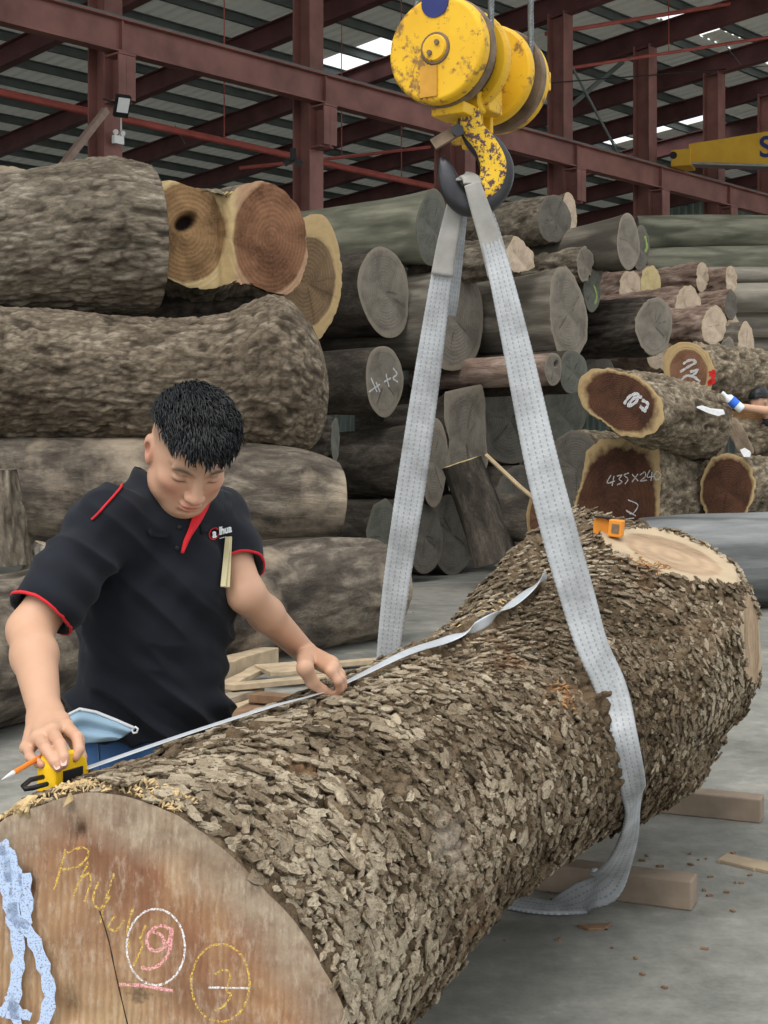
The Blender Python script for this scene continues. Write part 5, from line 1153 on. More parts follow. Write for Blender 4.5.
# arms
def arm(sh, el, wr, r1, r2, r3, r4):
    m1 = el*.5+sh*.5; S.cone(sh, m1, r1, r1*.97, .02).cone(m1, el, r1*.97, r2, .02); m2 = el*.68+wr*.32; S.cone(el, m2, r2, r3, .02); S.cone(m2, wr, r3, r4, .02)
arm(J['rs'], J['re'], J['rw'], .054, .046, .046, .031); arm(J['ls'], J['le'], J['lw'], .052, .042, .040, .0285)
def hand(wr, kn, back, fing, thumb, pr=.0165):
    """wr wrist, kn four knuckles, back = back-of-hand normal, fing = 4 lists of joints, thumb = list of joints"""
    for i, q_ in enumerate(kn):
        S.cone(wr+(q_-kn.mean(0))*.35, q_, .0225, .0140, .014, flat=(back, .85))
    for i in range(3): S.cone(kn[i], kn[i+1], .0125, .0125, .010)
    for i, ch in enumerate(fing):
        pts = [kn[i]]+ch; rr = [.0120, .0105, .0096, .0082]
        if i == 3: rr = [q_*.88 for q_ in rr]
        for a in range(len(pts)-1): S.cone(pts[a], pts[a+1], rr[a], rr[a+1], .004)
    rr = [.0185, .0145, .0118, .0098] if len(thumb) == 4 else [.024, .0185, .0145, .0120, .0098]
    for a in range(len(thumb)-1): S.cone(thumb[a], thumb[a+1], rr[a], rr[a+1], .008)
NAILS = []
# his right hand over the yellow case: index..little = kn 0..3
Yt = tp_o.y
kn = np.array([hx(66, 727, 2.58), hx(52, 731, 2.55), hx(39, 738, 2.545), hx(28, 747, 2.555)])
bk = np.array([-.15, -.55, .82])
fr_ = [[hx(77, 737, 2.52), hx(79, 750, 2.50), hx(75, 758, 2.49)], [hx(60, 744, 2.48), hx(64, 757, 2.45), hx(64.5, 764, 2.445)], [hx(46, 749, 2.475), hx(55, 762, 2.45), hx(58, 768, 2.445)], [hx(30, 757, 2.50), hx(38, 763, 2.475), hx(42, 765, 2.465)]]
hand(J['rw'], kn, bk, fr_, [hx(60, 722, 2.63), hx(76, 740, 2.60), hx(80, 758, 2.57), hx(76, 768, 2.56)])
for ch, w_ in zip(fr_[1:3], (1, .95)):
    dv = ch[2]-ch[1]; dv /= np.linalg.norm(dv); NAILS.append((ch[2]-dv*.002, dv, np.array([.0, -.85, .5]), w_))
# his left hand pinching the blade
tip = np.array(list(TIP)); Yl = tip[1]
kn = np.array([hx(330, 672, Yl-.005), hx(326, 667, Yl+.02), hx(322, 670, Yl+.045), hx(316, 676, Yl+.06)])
kn = np.array([hx(331, 671, Yl-.03), hx(333, 667, Yl-.01), hx(333, 664, Yl+.012), hx(331, 662, Yl+.03)])
fl2 = [[hx(338, 681, Yl-.035), hx(340, 689, Yl-.02), hx(339, 694, Yl-.012)], [hx(341, 678, Yl-.015), hx(343, 686, Yl-.004), hx(341, 691, Yl+.0)], [hx(341, 674, Yl+.01), hx(343, 682, Yl+.015), hx(340, 687, Yl+.015)], [hx(338, 672, Yl+.03), hx(339, 679, Yl+.033), hx(336, 683, Yl+.03)]]
hand(J['lw'], kn, np.array([.75, -.3, .6]), fl2, [J['lw'], hx(305, 668, Yl-.08), hx(312, 682, Yl-.058), hx(322, 690, Yl-.036), hx(331, 694, Yl-.020)])
bv_, bf = S.nets(); bv_ = smooth(bv_, bf, 2, .4)
red = np.zeros(len(bv_)); dark = np.zeros(len(bv_))
def blob(p, r): return np.exp(-(np.linalg.norm(bv_-p, axis=1)/r)**2)
for s in (-1, 1):
    red = np.maximum(red, .45*blob(hd(.045*s, .075, -.03), .028)); red = np.maximum(red, .65*blob(hd(.078*s, -.012, -.004), .026))
q_ = (bv_-hd(0, .1, -.058))@MH.T; red = np.maximum(red, .75*np.exp(-(q_[:, 0]/.026)**4-(q_[:, 2]/.0125)**4-(q_[:, 1]/.02)**4)); red = np.maximum(red, .35*blob(hd(0, .108, -.026), .016))
for i in range(4):
    red = np.maximum(red, .35*blob(fr_[i][0], .012)); red = np.maximum(red, .5*blob(fl2[i][2], .014)); red = np.maximum(red, .3*blob(fr_[i][2], .012))
hq = (bv_-hc)@MH.T/HS                                               # head coordinates: left, forward, up
for s in (-1, 1):
    dark = np.maximum(dark, .85*np.exp(-((hq[:, 0]-.034*s)/.0150)**4-((hq[:, 2]-.0005+.10*(abs(hq[:, 0])-.034)**2*8)/.0022)**2)*(hq[:, 1] > .055))   # lash line
    dark = np.maximum(dark, .45*np.exp(-((hq[:, 0]-.034*s)/.017)**4-((hq[:, 2]-.014)/.0022)**2)*(hq[:, 1] > .05))     # lid fold
    dark = np.maximum(dark, .92*np.exp(-((hq[:, 0]-.034*s)/.020)**4-((hq[:, 2]-.0285+((abs(hq[:, 0])-.036)/.02)**2*.003)/.0040)**2)*(hq[:, 1] > .05))   # eyebrows
dark = np.maximum(dark, .6*np.exp(-(hq[:, 0]/.019)**4-((hq[:, 2]+.0575)/.0016)**2)*(hq[:, 1] > .06))
fade_ = sstep(.015, .055, hq[:, 2]-.25*np.maximum(hq[:, 1], 0))*(hq[:, 1] < .055)*(np.linalg.norm(hq, axis=1) < .16); fade2 = sstep(.0, .03, -hq[:, 1]-.03)*sstep(-.06, -.01, hq[:, 2])*(np.linalg.norm(hq, axis=1) < .14)
dark = np.maximum(dark, .55*np.maximum(fade_, fade2*.7))
link('body', mesh('body', bv_-np.array(list(man_o)), bf, M_skin, True, {'red': red, 'dark': dark}), man)
for p, d, nrm, w_ in NAILS:
    nrm = nrm-d*(nrm@d); nrm /= np.linalg.norm(nrm); s_ = np.cross(d, nrm); q = MB(); c_ = p+nrm*.0078; pts_ = [c_+s_*x*.0055*w_+d*y*.0070-nrm*(.0016*x*x) for x, y in ((-.8, -1), (.8, -1), (1, -.3), (1, .5), (.6, 1), (-.6, 1), (-1, .5), (-1, -.3))]
    q.prism([Vector(x) for x in pts_], Vector(nrm)*-.001, Vector(nrm)*.0012); q.obj('fingernail', M_nail, man)
# ---- hair: a cap plus brushed locks
Hs = SDF(hc-.17, hc+.17, .0034)
Hs.ell(hd(0, -.014, .036), np.array([.080, .099, .096])*HS, MH, 0)
Hs.ell(hd(0, .0, .075), np.array([.070, .088, .068])*HS, MH, .03)
Hs.ell(hd(.0, .060, .082), np.array([.056, .046, .036])*HS, MH, .03)
hv, hf = Hs.nets()
q_ = (hv-hc)@MH.T/HS
keep = (q_[:, 2] > .064-.10*np.maximum(0, -q_[:, 1]-.0)+.10*np.maximum(q_[:, 1]-.02, 0)+.75*np.maximum(0, np.abs(q_[:, 0])-.055)*(q_[:, 1] < .06)+.012*np.abs(np.sin(q_[:, 0]*90))*(q_[:, 1] > .03)-.35*np.maximum(0, np.abs(q_[:, 0])-.06)*0) & (q_[:, 1] > -.15)
fm = keep[hf].all(1); un, inv = np.unique(hf[fm], return_inverse=True)
hv2 = hv[un]; hv2 = hv2+vnorm(hv, hf)[un]*(.004*fbm(((hv2-hc)@MH.T)*np.array([260, 70, 70]), 3, 4))[:, None]
hair = link('hair', mesh('hair', hv2-np.array(list(man_o)), inv.reshape(-1, 4), M_hair, True), man)
rh = np.random.RandomState(8); vn_ = vnorm(hv, hf)[un]; qq = q_[un]; q = MB(); pick = rh.choice(len(un), 3600)
for i in pick:
    l, f_, u_ = qq[i]; p = hv2[i]-vn_[i]*.003; n_ = vn_[i]
    gro = FH*(.9 if u_ > .05 else .2)+UH*(-.55 if f_ > .05 else (-.8 if u_ < .05 else .15))+LH*(.55*l/.08+.12)+rh.normal(0, .22, 3); gro -= n_*(gro@n_)*.75; gro /= np.linalg.norm(gro)
    L_ = (.020 if f_ > .04 else (.028 if u_ > .07 else .015))*rh.uniform(.6, 1.25); lift = .45 if u_ > .07 else .18
    p1 = p+gro*L_*.55+n_*L_*lift; p2 = p+gro*L_*1.05+n_*L_*lift*.9-np.array([0, 0, .10*L_])
    q.tube([Vector(p), Vector(p1), Vector(p2)], [.0022, .0019, .0003], 3, False)
tag(q.obj('hair_locks', M_hair, hair, origin=man_o, smooth=True, fix=False), kind='stuff')
# ---- polo shirt
S = SDF(lo+np.array([-.02, .1, .02]), np.array([.12, 3.66, 1.50]), .0045)
hem = J['waist']*.86+J['pel']*.14
S.cone(J['pel']+UB*.0, J['waist'], .184, .174, .02, flat=(FB, .80)).cone(J['waist'], J['chest'], .172, .178, .05, flat=(FB, .78)).cone(J['chest'], J['up']-UB*.01, .178, .142, .05, flat=(FB, .78))
S.cone(J['up']-UB*.005, J['rs'], .105, .078, .05).cone(J['up']-UB*.005, J['ls'], .105, .080, .05)
S.cone(J['neck']-UB*.04, J['neck']-UB*.0, .095, .074, .04)
S.ell(J['chest']+FB*.05+UB*.03, [.13, .09, .11], None, .05)
def sleeve(sh, el, f_, r0, r1, ri):
    e = sh*(1-f_)+el*f_; d = (el-sh)/np.linalg.norm(el-sh); L_ = np.linalg.norm(e-sh); T_ = SDF(S.o, S.o+(S.n-1)*S.h, S.h); T_.cone(sh-d*.01, sh+d*(L_+.06), r0, r1, 0); T_.plane(d, e); T_.cone(e-d*.03, e+d*.05, ri, ri, 0, 'carve'); full = tuple(slice(0, k) for k in S.n); S.blend(full, T_.d[full], .022); return e, d
def carve_end(e, d, r, ri):
    S.cone(e, e+d*.16, r*1.35, r*1.35, .0, 'carve') if False else None
    sl, (x, y, z) = S.box(e-.16, e+.16); h_ = (x-e[0])*d[0]+(y-e[1])*d[1]+(z-e[2])*d[2]; rr_ = np.sqrt((x-e[0]-h_*d[0])**2+(y-e[1]-h_*d[1])**2+(z-e[2]-h_*d[2])**2)
    S.d[sl] = np.where((rr_ < r*1.6), np.maximum(S.d[sl], h_), S.d[sl])
    S.cone(e-d*.015, e+d*.05, ri*.93, ri, .0, 'carve')
S.plane(-UB+np.array([0, 0, -.0]), J['waist']*.60+J['pel']*.40)
ce1, cd1 = sleeve(J['rs'], J['re'], .85, .074, .069, .062); ce2, cd2 = sleeve(J['ls'], J['le'], .70, .072, .066, .058)
S.cone(J['neck']+UB*.08-FB*.01, J['neck']-UB*.025, .074, .062, .0, 'carve')
va, fa = S.nets(); va = smooth(va, fa, 3, .5); nn_ = vnorm(va, fa)
rel_ = va-J['chest']; lx, ly, lz = rel_@LB, rel_@FB, rel_@UB
wob = .017*fbm(np.stack([lx*9+2*lz, ly*7, lz*5-3*lx], -1), 3, 31)+.020*(.5-2*np.abs(fbm(np.stack([lx*10+lz*11, ly*6, lz*4], -1), 2, 33)))
ra_ = np.linalg.norm(va-J['rs'], axis=1); wob += .006*np.sin((lz*.8-lx*.8)*70+4*fbm(rel_*6, 2, 7))*np.exp(-(np.linalg.norm(va-(J['rs']+np.array([.07, -.02, -.10])), axis=1)/.13)**2)
wob += .006*np.sin((lz+lx*.3)*75+3*fbm(rel_*5, 2, 8))*np.exp(-((lz+.25)/.07)**2)
wob = np.maximum(wob, -.012)*(1-.6*np.exp(-(np.linalg.norm(va-J['up'], axis=1)/.2)**2)); va = va+nn_*(wob+.004)[:, None]
mo = np.array(list(man_o)); bvs = None
shirt = link('polo_shirt', mesh('polo_shirt', va-mo, fa, M_shirt, True), man)
bs_ = BVHTree.FromPolygons([Vector(x) for x in va.tolist()], fa.tolist())
def son(px, py, off=.004):
    d = camray(px, py).normalized(); p, n_, i, t = bs_.ray_cast(Vector((0, 0, CH)), d)
    if p is None: p, n_, i, t = bs_.find_nearest(P(px, py, 3.15))
    if n_.dot(d) > 0: n_ = -n_
    return p+n_*off, n_
def cuff(e, d, r, nm):
    x = np.cross(d, [0, 0, 1.]); x /= np.linalg.norm(x); y = np.cross(d, x); pts_ = []
    for a in np.linspace(0, 2*np.pi, 41):
        w_ = x*math.cos(a)+y*math.sin(a); c_ = Vector(e-d*.004+w_*r); pn, n_, i, t = bs_.find_nearest(c_); pts_.append(pn+n_*.0005)
    q = MB(); q.tube(pts_, .0036, 6, False); q.obj(nm, M_redtrim, shirt, origin=man_o, smooth=True)
cuff(ce1, cd1, .069, 'cuff_piping'); cuff(ce2, cd2, .066, 'cuff_piping')
def piping(pxs, nm):
    a_ = np.array(pxs, float); a_ = catm(a_, np.linspace(0, 1, 6*len(pxs))); q = MB(); q.tube([son(x, y, .0025)[0] for x, y in a_.tolist()], .0028, 5); q.obj(nm, M_redtrim, shirt, origin=man_o, smooth=True)
piping([(123, 485), (119, 490), (114, 496), (106, 505), (98, 514), (92, 520)], 'shoulder_piping')
# collar: two folded leaves and the red facing of the open placket
def sheetpx(rows, th, m, nm, par=shirt, org=man_o, sub=4):
    P4 = np.array([[list(p) for p in r_] for r_ in rows], float); nr, nc = P4.shape[:2]; a = catm(P4.reshape(nr, -1), np.linspace(0, 1, (nr-1)*sub+1)).reshape(-1, nc, 3)
    b = catm(a.transpose(1, 0, 2).reshape(nc, -1), np.linspace(0, 1, (nc-1)*sub+1)).reshape(-1, a.shape[0], 3).transpose(1, 0, 2); h_, w_ = b.shape[:2]
    me = mesh(nm, b.reshape(-1, 3)-np.array(list(org)), [(i*w_+j, i*w_+j+1, (i+1)*w_+j+1, (i+1)*w_+j) for i in range(h_-1) for j in range(w_-1)], m, True)
    o = link(nm, me, par); sm = o.modifiers.new('thick', 'SOLIDIFY'); sm.thickness = th; sm.offset = 0; return o
nk = J['neck']
def ringpt(a, r, h_, fx=1.0): return nk+(LB*math.sin(a)*r+FB*math.cos(a)*r*fx)+UB*h_
def dropped(p, a, dz, out_):
    w_ = LB*math.sin(a)+FB*math.cos(a); q_ = Vector(p+w_*out_-UB*dz); pn, n_, i, t = bs_.find_nearest(q_); n_ = n_ if n_.dot(Vector(w_)+Vector((0, 0, .6))) > 0 else -n_; return np.array(list(pn+n_*.007))
for sgn in (-1, 1):
    rows = [[], [], [], []]
    for a in np.linspace(math.pi, .30, 11):
        aa = a*sgn; r_ = .066+.004*math.cos(a); top = ringpt(aa, r_+.004, .045-.050*(1-a/math.pi)**1.2, 1.05); lead = (1-a/math.pi)
        rows[0].append(ringpt(aa, r_-.002, -.005-.03*lead, 1.05)); rows[1].append(top); mid = top+(LB*math.sin(aa)+FB*math.cos(aa))*.016-UB*.014
        rows[2].append(mid); rows[3].append(dropped(top, aa, .056+.034*lead**2, .036+.016*lead))
    sheetpx(rows, .004, M_shirt, 'collar', sub=3)
rows = []
for (xa_, ya_), (xb_, yb_) in (((194, 512), (208, 503)), ((190, 520), (204, 512)), ((187, 531), (197, 524)), ((183, 541), (189, 537)), ((181, 552), (183, 551))):
    rows.append([np.array(list(son(xa_, ya_, .006)[0])), np.array(list(son((xa_+xb_)/2, (ya_+yb_)/2, .012)[0])), np.array(list(son(xb_, yb_, .008)[0]))])
sheetpx(rows, .003, M_redtrim, 'placket_facing')
for px, py in ((179, 527), (177, 548)): p, n_ = son(px, py, .003); MB().lathe(p, n_, [(-.002, .0052), (.001, .0052), (.002, .003)], 12).obj('button', M_black, shirt, origin=man_o)
# embroidered chest lettering
p, n_ = son(219, 531, .007); ux = (son(226, 529, .007)[0]-son(211, 533, .007)[0]).normalized()
lm = frame(p-Vector(man_o), ux, (0, -.2, 1)); M_thread = plain('white_thread', (.80, .82, .85), .7, 0, .05)
def ltxt(b_, x, s_, m, y=0, nm='embroidery'):
    return text(nm, b_, s_, m, shirt, lm @ Matrix.Translation((x, y, .001)), .0012)
ltxt('a', -.0245, .030, M_thread); ltxt('lhua', .0125, .026, M_thread, .002)
ltxt('TECHNOLOGY'[:0] or '- - - -', .004, .010, M_thread, -.0135)
q = MB(); cpt_ = p+ux*-.0245; uy = Vector(lm.col[1][:3]); q.tube([cpt_+ux*math.cos(t)*.0155+uy*math.sin(t)*.0135 for t in np.linspace(.6, 5.9, 20)], .0016, 5); q.obj('embroidered_ring', M_redtrim, shirt, origin=man_o)
piping([(213, 528), (216, 524)], 'embroidered_ring')
# ---- jeans and shoes
S = SDF(np.array([-.95, 2.95, -.01]), np.array([.0, 3.75, .98]), .006)
pl = J['pel']; S.cone(pl+UB*.02, pl+UB*.13, .163, .140, .02, flat=(FB, .80)); S.cone(pl-UB*.06, pl+UB*.02, .165, .163, .03, flat=(FB, .82))
FX = np.array([.42, -.9, 0]); LX = np.array([.9, .42, 0]); feet = []
for s in (-1, 1):
    hp_ = pl+LX*.085*s-UB*.06; kn_ = pl+LX*.10*s-FX*.03; kn_[2] = .47; an_ = pl+LX*.12*s-FX*.12; an_[2] = .09; feet.append(an_)
    S.cone(hp_, kn_, .098, .074, .03).cone(kn_, an_, .072, .060, .02)
S.plane(UB, pl+UB*.12); S.plane(np.array([0, 0, -1.]), np.array([0, 0, .035]))
vj, fj = S.nets(); vj = smooth(vj, fj, 2); nj = vnorm(vj, fj); vj = vj+nj*(.008*fbm((vj-pl)*np.array([9, 9, 16]), 3, 41))[:, None]
jeans = link('jeans', mesh('jeans', vj-mo, fj, M_jean, True), man); bj = BVHTree.FromPolygons([Vector(x) for x in vj.tolist()], fj.tolist())
def jon(px, py, off=.004):
    d = camray(px, py).normalized(); p, n_, i, t = bj.ray_cast(Vector((0, 0, CH)), d)
    if p is None: p, n_, i, t = bj.find_nearest(P(px, py, 3.15))
    if n_.dot(d) > 0: n_ = -n_
    return p+n_*off
M_seam = plain('denim_seam', (.10, .17, .30), .9); M_belt = plain('dark_belt', (.02, .018, .02), .6)
q = MB(); q.tube([jon(98, 742, .002), jon(99, 756, .002), jon(100, 775, .002)], .0022, 5); q.obj('pocket_seam', M_seam, jeans, origin=man_o)
q = MB(); q.tube([jon(112, 736, .003), jon(150, 737, .003), jon(190, 733, .003), jon(205, 728, .003)], .0025, 5); q.obj('waist_seam', M_seam, jeans, origin=man_o)
for an_ in feet:
    S = SDF(an_-np.array([.28, .28, .10]), an_+np.array([.28, .28, .10]), .007); t_ = an_+FX*.16; t_[2] = .035; h_ = an_-FX*.04; h_[2] = .04
    S.cone(h_, t_, .042, .040, .02).cone(an_, h_, .05, .045, .02); S.plane(np.array([0, 0, -1.]), np.array([0, 0, .003])); a_, b_ = S.nets(); link('shoe', mesh('shoe', a_-mo, b_, M_shoe, True), man)

# ---- the pencil under his right hand, the pale stick in his pocket, the face mask in his jeans pocket
M_por = plain('orange_pencil', (.85, .24, .03), .4, 0, .05); M_tipw = plain('white_pencil_tip', (.72, .72, .72), .5, 0, .05)
pa, pb = P(44, 755, 2.52), P(13, 773, 2.36); pt = P(2, 779.5, 2.315)
pen = thing('pencil', 'orange pencil with a white point held under the man right hand', 'pencil', pb)
MB().tube([pa, pb], .0046, 8).obj('shaft', M_por, pen); MB().tube([pb, pt], [.0046, .0008], 8).obj('point', M_tipw, pen)
M_pst = plain('pale_stick', (.62, .55, .33), .8, 0, .12, 20)
p0 = son(227, 537, .010)[0]; p1 = son(219.5, 588, .020)[0]; so = thing('folding_rule', 'pale yellowish stick hanging from the chest of the black polo', 'stick', p1)
q = MB(); dvv = (p1-p0).normalized(); q.bar(p0, p1, .013, .005, (-.2, -1, 0)); q.obj('stick', M_pst, so, bevel=.001)
q = MB(); q.bar(p0+V(-.002, -.006, .0), p1+V(-.008, -.006, .002), .012, .005, (-.2, -1, 0)); q.obj('stick_leaf', M_pst, so, bevel=.001)
M_mask = cloth('pale_blue_mask', (.36, .52, .66), 900, .06); M_mwh = plain('white_elastic', (.80, .82, .84), .8, 0, .03)
mk = thing('face_mask', 'pale blue pleated face mask stuffed into the man jeans pocket', 'face mask', P(100, 740, 3.06))
rows = []
def fy(px, py):
    d_ = camray(px, py).normalized(); o_ = Vector((0, 0, CH)); ys = [h_[0].y for h_ in (bs_.ray_cast(o_, d_), bj.ray_cast(o_, d_)) if h_[0] is not None]; return min(ys) if ys else None
smp = [(x, fy(x, y)) for x in range(80, 130, 6) for y in (718, 728, 738)]; smp = [a_ for a_ in smp if a_[1]]; b1_, b0_ = np.polyfit([a_[0] for a_ in smp], [a_[1] for a_ in smp], 1); off_ = min(a_[1]-b0_-b1_*a_[0] for a_ in smp)-.012
for i, rw in enumerate([[(68, 716), (80, 710), (96, 713), (116, 721), (134, 729)], [(71, 722), (82, 719), (98, 722), (116, 727), (130, 732)], [(73, 728), (85, 727), (100, 730), (114, 733), (126, 735)], [(76, 735), (88, 735), (101, 737), (112, 737), (121, 738)], [(78, 744), (86, 743), (97, 742), (106, 741), (116, 740)]]):
    rows.append([np.array(list(P(x, y, b0_+b1_*x+off_-.014*(i % 2)-.005*math.sin(j*2.1+i)))) for j, (x, y) in enumerate(rw)])
sheetpx(rows, .0025, M_mask, 'pleated_sheet', mk, mk.location, 5)
q = MB(); q.tube([Vector(r_[0])+V(-.002, -.004, 0) for r_ in rows], .0034, 5); q.tube([Vector(p)+V(0, -.004, .003) for p in rows[0]], .0038, 5); q.obj('white_edge', M_mwh, mk, smooth=True)
e_ = Vector(rows[0][-1]); q = MB(); q.tube([e_, e_+V(.004, -.006, .006), e_+V(.010, -.008, .002), e_+V(.008, -.008, -.006), e_+V(.0, -.006, -.008), e_+V(-.004, -.006, -.002), e_], .0024, 5)
q.obj('ear_loop', M_mwh, mk, smooth=True)
s_ = Vector(rows[0][0]); q = MB(); q.tube([s_, s_+V(-.012, -.03, -.008), s_+V(-.024, -.05, -.020), s_+V(-.030, -.06, -.032)], .0022, 5); q.obj('ear_loop', M_mwh, mk, smooth=True)
# ---------------------------------------------------------------- wood scraps on the floor behind the log
M_plank = plain('raw_plank', (.44, .34, .225), .85, 0, .25, 9); M_plank2 = plain('grey_plank', (.30, .25, .19), .85, 0, .25, 9); M_chunk = plain('brown_chunk', (.20, .12, .07), .85, 0, .3, 12); M_yblk = plain('yellow_block', (.55, .43, .16), .85, 0, .15, 12)
def gz(px, py, z): Y = (CH-z)*F/(py-HZ); return P(px, py, Y)
def scrap(label, a, b, wd, th, z, m, grp='wood offcuts behind the log', nm='plank', cat='offcut'):
    pa_, pb_ = gz(*a, z+th), gz(*b, z+th); pa_.z = pb_.z = z+th/2; t = thing(nm, label, cat, V((pa_.x+pb_.x)/2, (pa_.y+pb_.y)/2, z), grp)
    rg_ = random.Random(label); x = (pb_-pa_).normalized(); y = ZZ.cross(x); q = MB(); L = (pb_-pa_).length; v = []; n = 6
    for i in range(n+1):
        c_ = pa_.lerp(pb_, i/n); w_ = wd*(1+rg_.uniform(-.12, .12)); h_ = th*(1+rg_.uniform(-.10, .0)); sk = x*rg_.uniform(-.02, .02)
        v += [c_+y*w_/2-ZZ*th/2+sk, c_-y*w_/2-ZZ*th/2-sk, c_-y*w_/2+ZZ*(h_-th/2)-sk, c_+y*w_/2+ZZ*(h_-th/2)+sk]
    f = [(i*4+k, i*4+(k+1) % 4, i*4+4+(k+1) % 4, i*4+4+k) for i in range(n) for k in range(4)]+[(3, 2, 1, 0), (n*4, n*4+1, n*4+2, n*4+3)]
    q.add(v, f); q.obj('board', m, t, bevel=.004); return t
scrap('long grey-brown board on the floor nearest the measured log', (200, 735), (300, 714), .16, .03, 0, M_plank2)
scrap('pale board slanting up from the man hip to the scrap pile', (205, 716), (262, 694), .10, .05, .0, M_plank)
scrap('grey board in the middle of the scrap pile', (202, 703), (258, 686), .10, .04, .05, M_plank2)
scrap('long straight pale batten across the scrap pile', (228, 684), (392, 668), .09, .035, .10, M_plank)
scrap('pale board crossing under the long batten', (208, 692), (264, 664), .10, .035, .06, M_plank)
scrap('thick light block at the back left of the scrap pile', (214, 662), (268, 646), .14, .11, .04, M_plank)
scrap('broad pale offcut behind the man wrist', (262, 668), (318, 664), .35, .03, .08, M_plank)
scrap('thin batten at the back right of the scrap pile', (300, 664), (392, 657), .08, .035, .02, M_plank)
scrap('red-brown splintered chunk in front of the long batten', (254, 692), (312, 697), .11, .05, .05, M_chunk)
scrap('yellowish chunk at the front of the scrap pile', (266, 706), (294, 708), .08, .06, .0, M_yblk)
scrap('brown board half under the scrap pile', (206, 724), (262, 702), .12, .04, .0, M_chunk)
scrap('yellow wedge under the dusty log on the floor', (314, 634), (336, 628), .13, .11, 0, M_yblk, None, 'wedge', 'wedge')
scrap('dark brown strip of bark on the floor below the sling loop', (582, 926), (608, 925), .045, .008, 0, M_chunk, None, 'bark_strip', 'bark')
scrap('tan timber scrap lying at the right picture edge', (722, 856), (776, 868), .10, .012, 0, plain('tan_scrap', (.36, .28, .19), .9), None, 'wood_scrap', 'offcut')
spl = MB(); a_ = K(300, 457, 125); spl.prism([K(296, 452, 124), K(305, 450, 124), K(312, 470, 124), K(309, 478, 124), K(303, 470, 124)], V(0, .0, 0), V(.02, .12, 0)); tag(spl.obj('wood_splinter', M_yblk, origin=a_), 'yellow splinter sticking up beside the dusty log pale end', 'splinter')
rgc = random.Random(3); q = MB()
for i in range(55):
    px, py = rgc.choice([(rgc.uniform(640, 760), rgc.uniform(850, 900)), (rgc.uniform(420, 760), rgc.uniform(830, 1010)), (rgc.uniform(300, 420), rgc.uniform(600, 650))]); g_ = gnd(px, py); an = rgc.uniform(0, 3.14); s_ = rgc.uniform(.004, .014)
    q.box((g_.x, g_.y, .003), (s_*1.8, s_, .005), (V(math.cos(an), math.sin(an), 0), V(-math.sin(an), math.cos(an), 0), ZZ))
tag(q.obj('debris', M_chunk), 'fine bark crumbs scattered over the concrete floor', 'debris', kind='stuff')

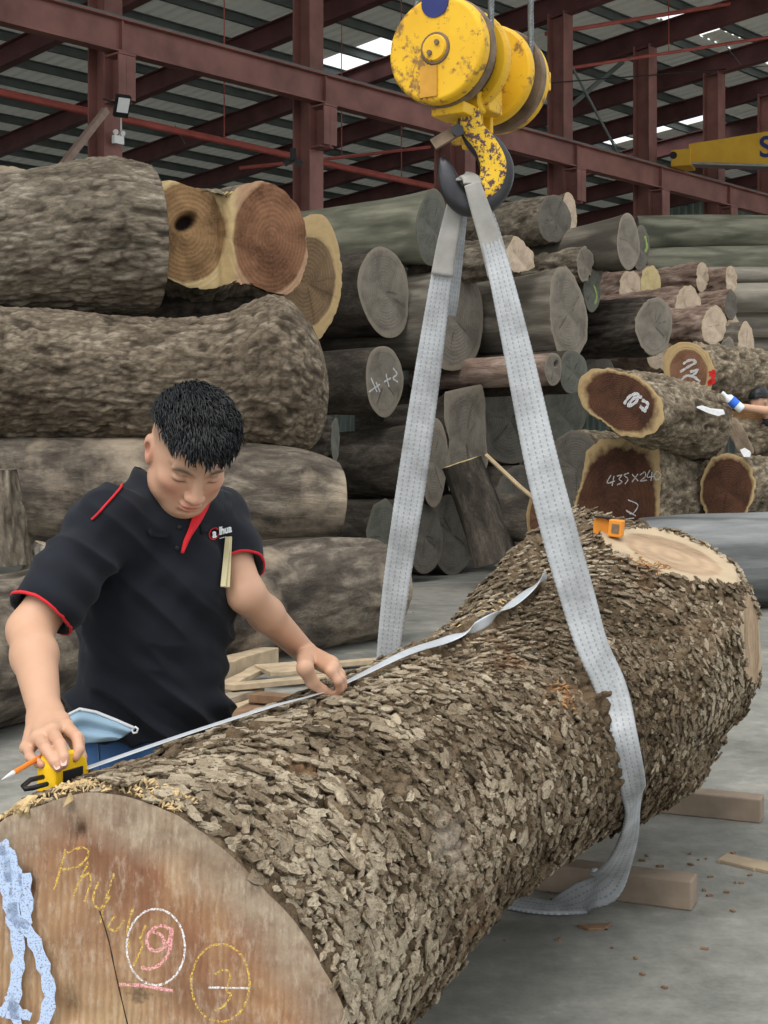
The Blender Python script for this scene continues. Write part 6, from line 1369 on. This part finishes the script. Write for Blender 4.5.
# ---------------------------------------------------------------- the far worker at the right edge and what he holds
def worker():
    YW = F/100; j = lambda x, y, dy=0: np.array(list(P(x, y, YW+dy))); hc_ = j(759, 402); root = V(8.25-4.2, YW+.2, 0); root = V(float(hc_[0])+.25, float(hc_[1])+.1, 0)
    o_ = np.array(list(root)); fo = np.array([-.85, -.5, -.25]); fo /= np.linalg.norm(fo); le = np.array([.5, -.86, 0]); le -= fo*(le@fo); le /= np.linalg.norm(le); up = np.cross(fo, le); up = up if up[2] > 0 else -up; M_ = np.array([le, fo, up])
    w_ = thing('person', 'far worker with black hair at the right picture edge, reaching over the split log', 'person', root)
    S = SDF(hc_-np.array([.75, .5, 1.75]), hc_+np.array([.75, .7, .25]), .012); h = lambda l, f, u: hc_+le*l+fo*f+up*u
    S.ell(h(0, -.01, .03), [.080, .098, .096], M_, .01).ell(h(0, .025, -.035), [.066, .066, .088], M_, .03); S.cone(h(0, .085, .0), h(0, .108, -.03), .010, .015, .012)
    for s in (-1, 1): S.ell(h(.082*s, -.01, 0), [.012, .022, .034], M_, .006)
    nk_ = j(774, 418, .06); ch_ = j(792, 440, .12); pv = np.array([ch_[0]+.12, ch_[1]+.1, .98]); S.cone(nk_, h(0, -.03, -.06), .065, .06, .03).cone(nk_, ch_, .10, .15, .05).cone(ch_, pv, .15, .14, .05)
    sh_ = j(790, 428, -.08); el_ = j(776, 412, -.30); wr_ = j(734, 406, -.40); S.cone(sh_, el_, .065, .050, .03).cone(el_, wr_, .048, .032, .02)
    kn_ = j(724, 407, -.42); S.cone(wr_, kn_, .034, .036, .02, flat=((0, 0, 1), .7))
    for i in range(4): a_ = kn_+np.array([-.01, (i-1.5)*.020, .006]); b_ = a_+np.array([-.045, 0, -.01]); S.cone(a_, b_, .0115, .011, .004).cone(b_, b_+np.array([-.005, 0, -.045]), .011, .009, .004)
    S.cone(kn_+np.array([.04, -.03, .0]), kn_+np.array([-.02, -.05, .03]), .015, .012, .008)
    for s in (-1, 1):
        hp_ = pv+np.array([.0, .09*s, -.02]); k2 = np.array([pv[0]+.0, pv[1]+.1*s, .58]); f2 = np.array([pv[0]+.03, pv[1]+.11*s, .40]); S.cone(hp_, k2, .085, .062, .03).cone(k2, f2, .06, .05, .02).cone(f2, f2+np.array([-.14, 0, -.02]), .045, .04, .02)
    v, f = S.nets(); v = smooth(v, f, 2, .4); link('body', mesh('body', v-o_, f, M_skin, True, {'red': np.zeros(len(v)), 'dark': np.zeros(len(v))}), w_)
    S2 = SDF(hc_-.2, hc_+.2, .010); S2.ell(h(0, -.016, .040), [.098, .116, .112], M_, 0); v, f = S2.nets(); q_ = (v-hc_)@M_.T; kp = (q_[:, 2] > .035-.25*np.maximum(0, -q_[:, 1])+.2*np.maximum(0, q_[:, 1]-.03)); un, inv = np.unique(f[kp[f].all(1)], return_inverse=True)
    link('hair', mesh('hair', v[un]+(.008*fbm(v[un]*60, 2, 3))[:, None]-o_, inv.reshape(-1, 4), M_hair, True), w_)
    S3 = SDF(hc_-np.array([.3, .5, 1.2]), hc_+np.array([.75, .7, .05]), .014); S3.cone(nk_-up*.02, ch_, .115, .172, .05).cone(ch_, pv, .172, .165, .05).cone(nk_*.3+sh_*.7, sh_*.35+el_*.65, .085, .075, .03); v, f = S3.nets(); link('shirt', mesh('shirt', smooth(v, f)-o_, f, cloth('dark_work_shirt', (.04, .05, .07)), True), w_)
    S4 = SDF(np.array([pv[0]-.4, pv[1]-.4, .36]), np.array([pv[0]+.4, pv[1]+.4, 1.1]), .016)
    for s in (-1, 1): hp_ = pv+np.array([.0, .09*s, -.02]); k2 = np.array([pv[0], pv[1]+.1*s, .58]); f2 = np.array([pv[0]+.03, pv[1]+.11*s, .42]); S4.cone(pv+np.array([0, 0, .06]), hp_, .14, .105, .04).cone(hp_, k2, .105, .08, .03).cone(k2, f2, .08, .07, .02)
    v, f = S4.nets(); link('trousers', mesh('trousers', smooth(v, f)-o_, f, cloth('dark_trousers', (.03, .03, .035)), True), w_)
    cr = thing('timber_block', 'low timber block the far worker stands on', 'timber', V(pv[0], pv[1], 0)); MB().box((pv[0]-.03, pv[1], .17), (.7, .6, .34)).obj('block', M_skid, cr, bevel=.01)
    bo = V(*j(733, 402, -.52).tolist()); bt = thing('water_bottle', 'small clear bottle with a blue label in the far worker hand', 'bottle', bo); ax_ = V(.75, -.1, -.65).normalized(); M_pet = plain('cloudy_plastic', (.72, .78, .82), .2, 0, .05); M_blu = plain('blue_label', (.03, .14, .62), .5)
    MB().lathe(bo, ax_, [(-.11, .018), (-.085, .02), (-.06, .045), (.10, .047), (.115, .04)], 14).obj('bottle_body', M_pet, bt, smooth=True); MB().lathe(bo, ax_, [(-.03, .0485), (.045, .0485)], 14).obj('label', M_blu, bt); MB().lathe(bo, ax_, [(-.14, .021), (-.108, .021)], 12).obj('cap', M_white, bt)
worker()
def sheet_bit(nm, label, cat, pts, k, m, th=.01):
    q = MB(); q.prism([K(x, y, k) for x, y in pts], V(0, 0, 0), V(.03, .16, .02)); return tag(q.obj(nm, m, origin=K(*pts[0], k)), label, cat)
M_bag = plain('white_plastic_bag', (.72, .72, .74), .4, 0, .12, 25)
sheet_bit('plastic_bag', 'crumpled white plastic bag lying on the twin-stem log', 'bag', [(697, 408), (703, 407), (712, 410), (724, 411), (725, 414), (718, 416), (708, 413)], 108, M_bag)
sheet_bit('plastic_bag', 'small white plastic wad below the pale sawn log cheek', 'bag', [(741, 452), (746, 450), (751, 453), (750, 457), (744, 457)], 108, M_bag)
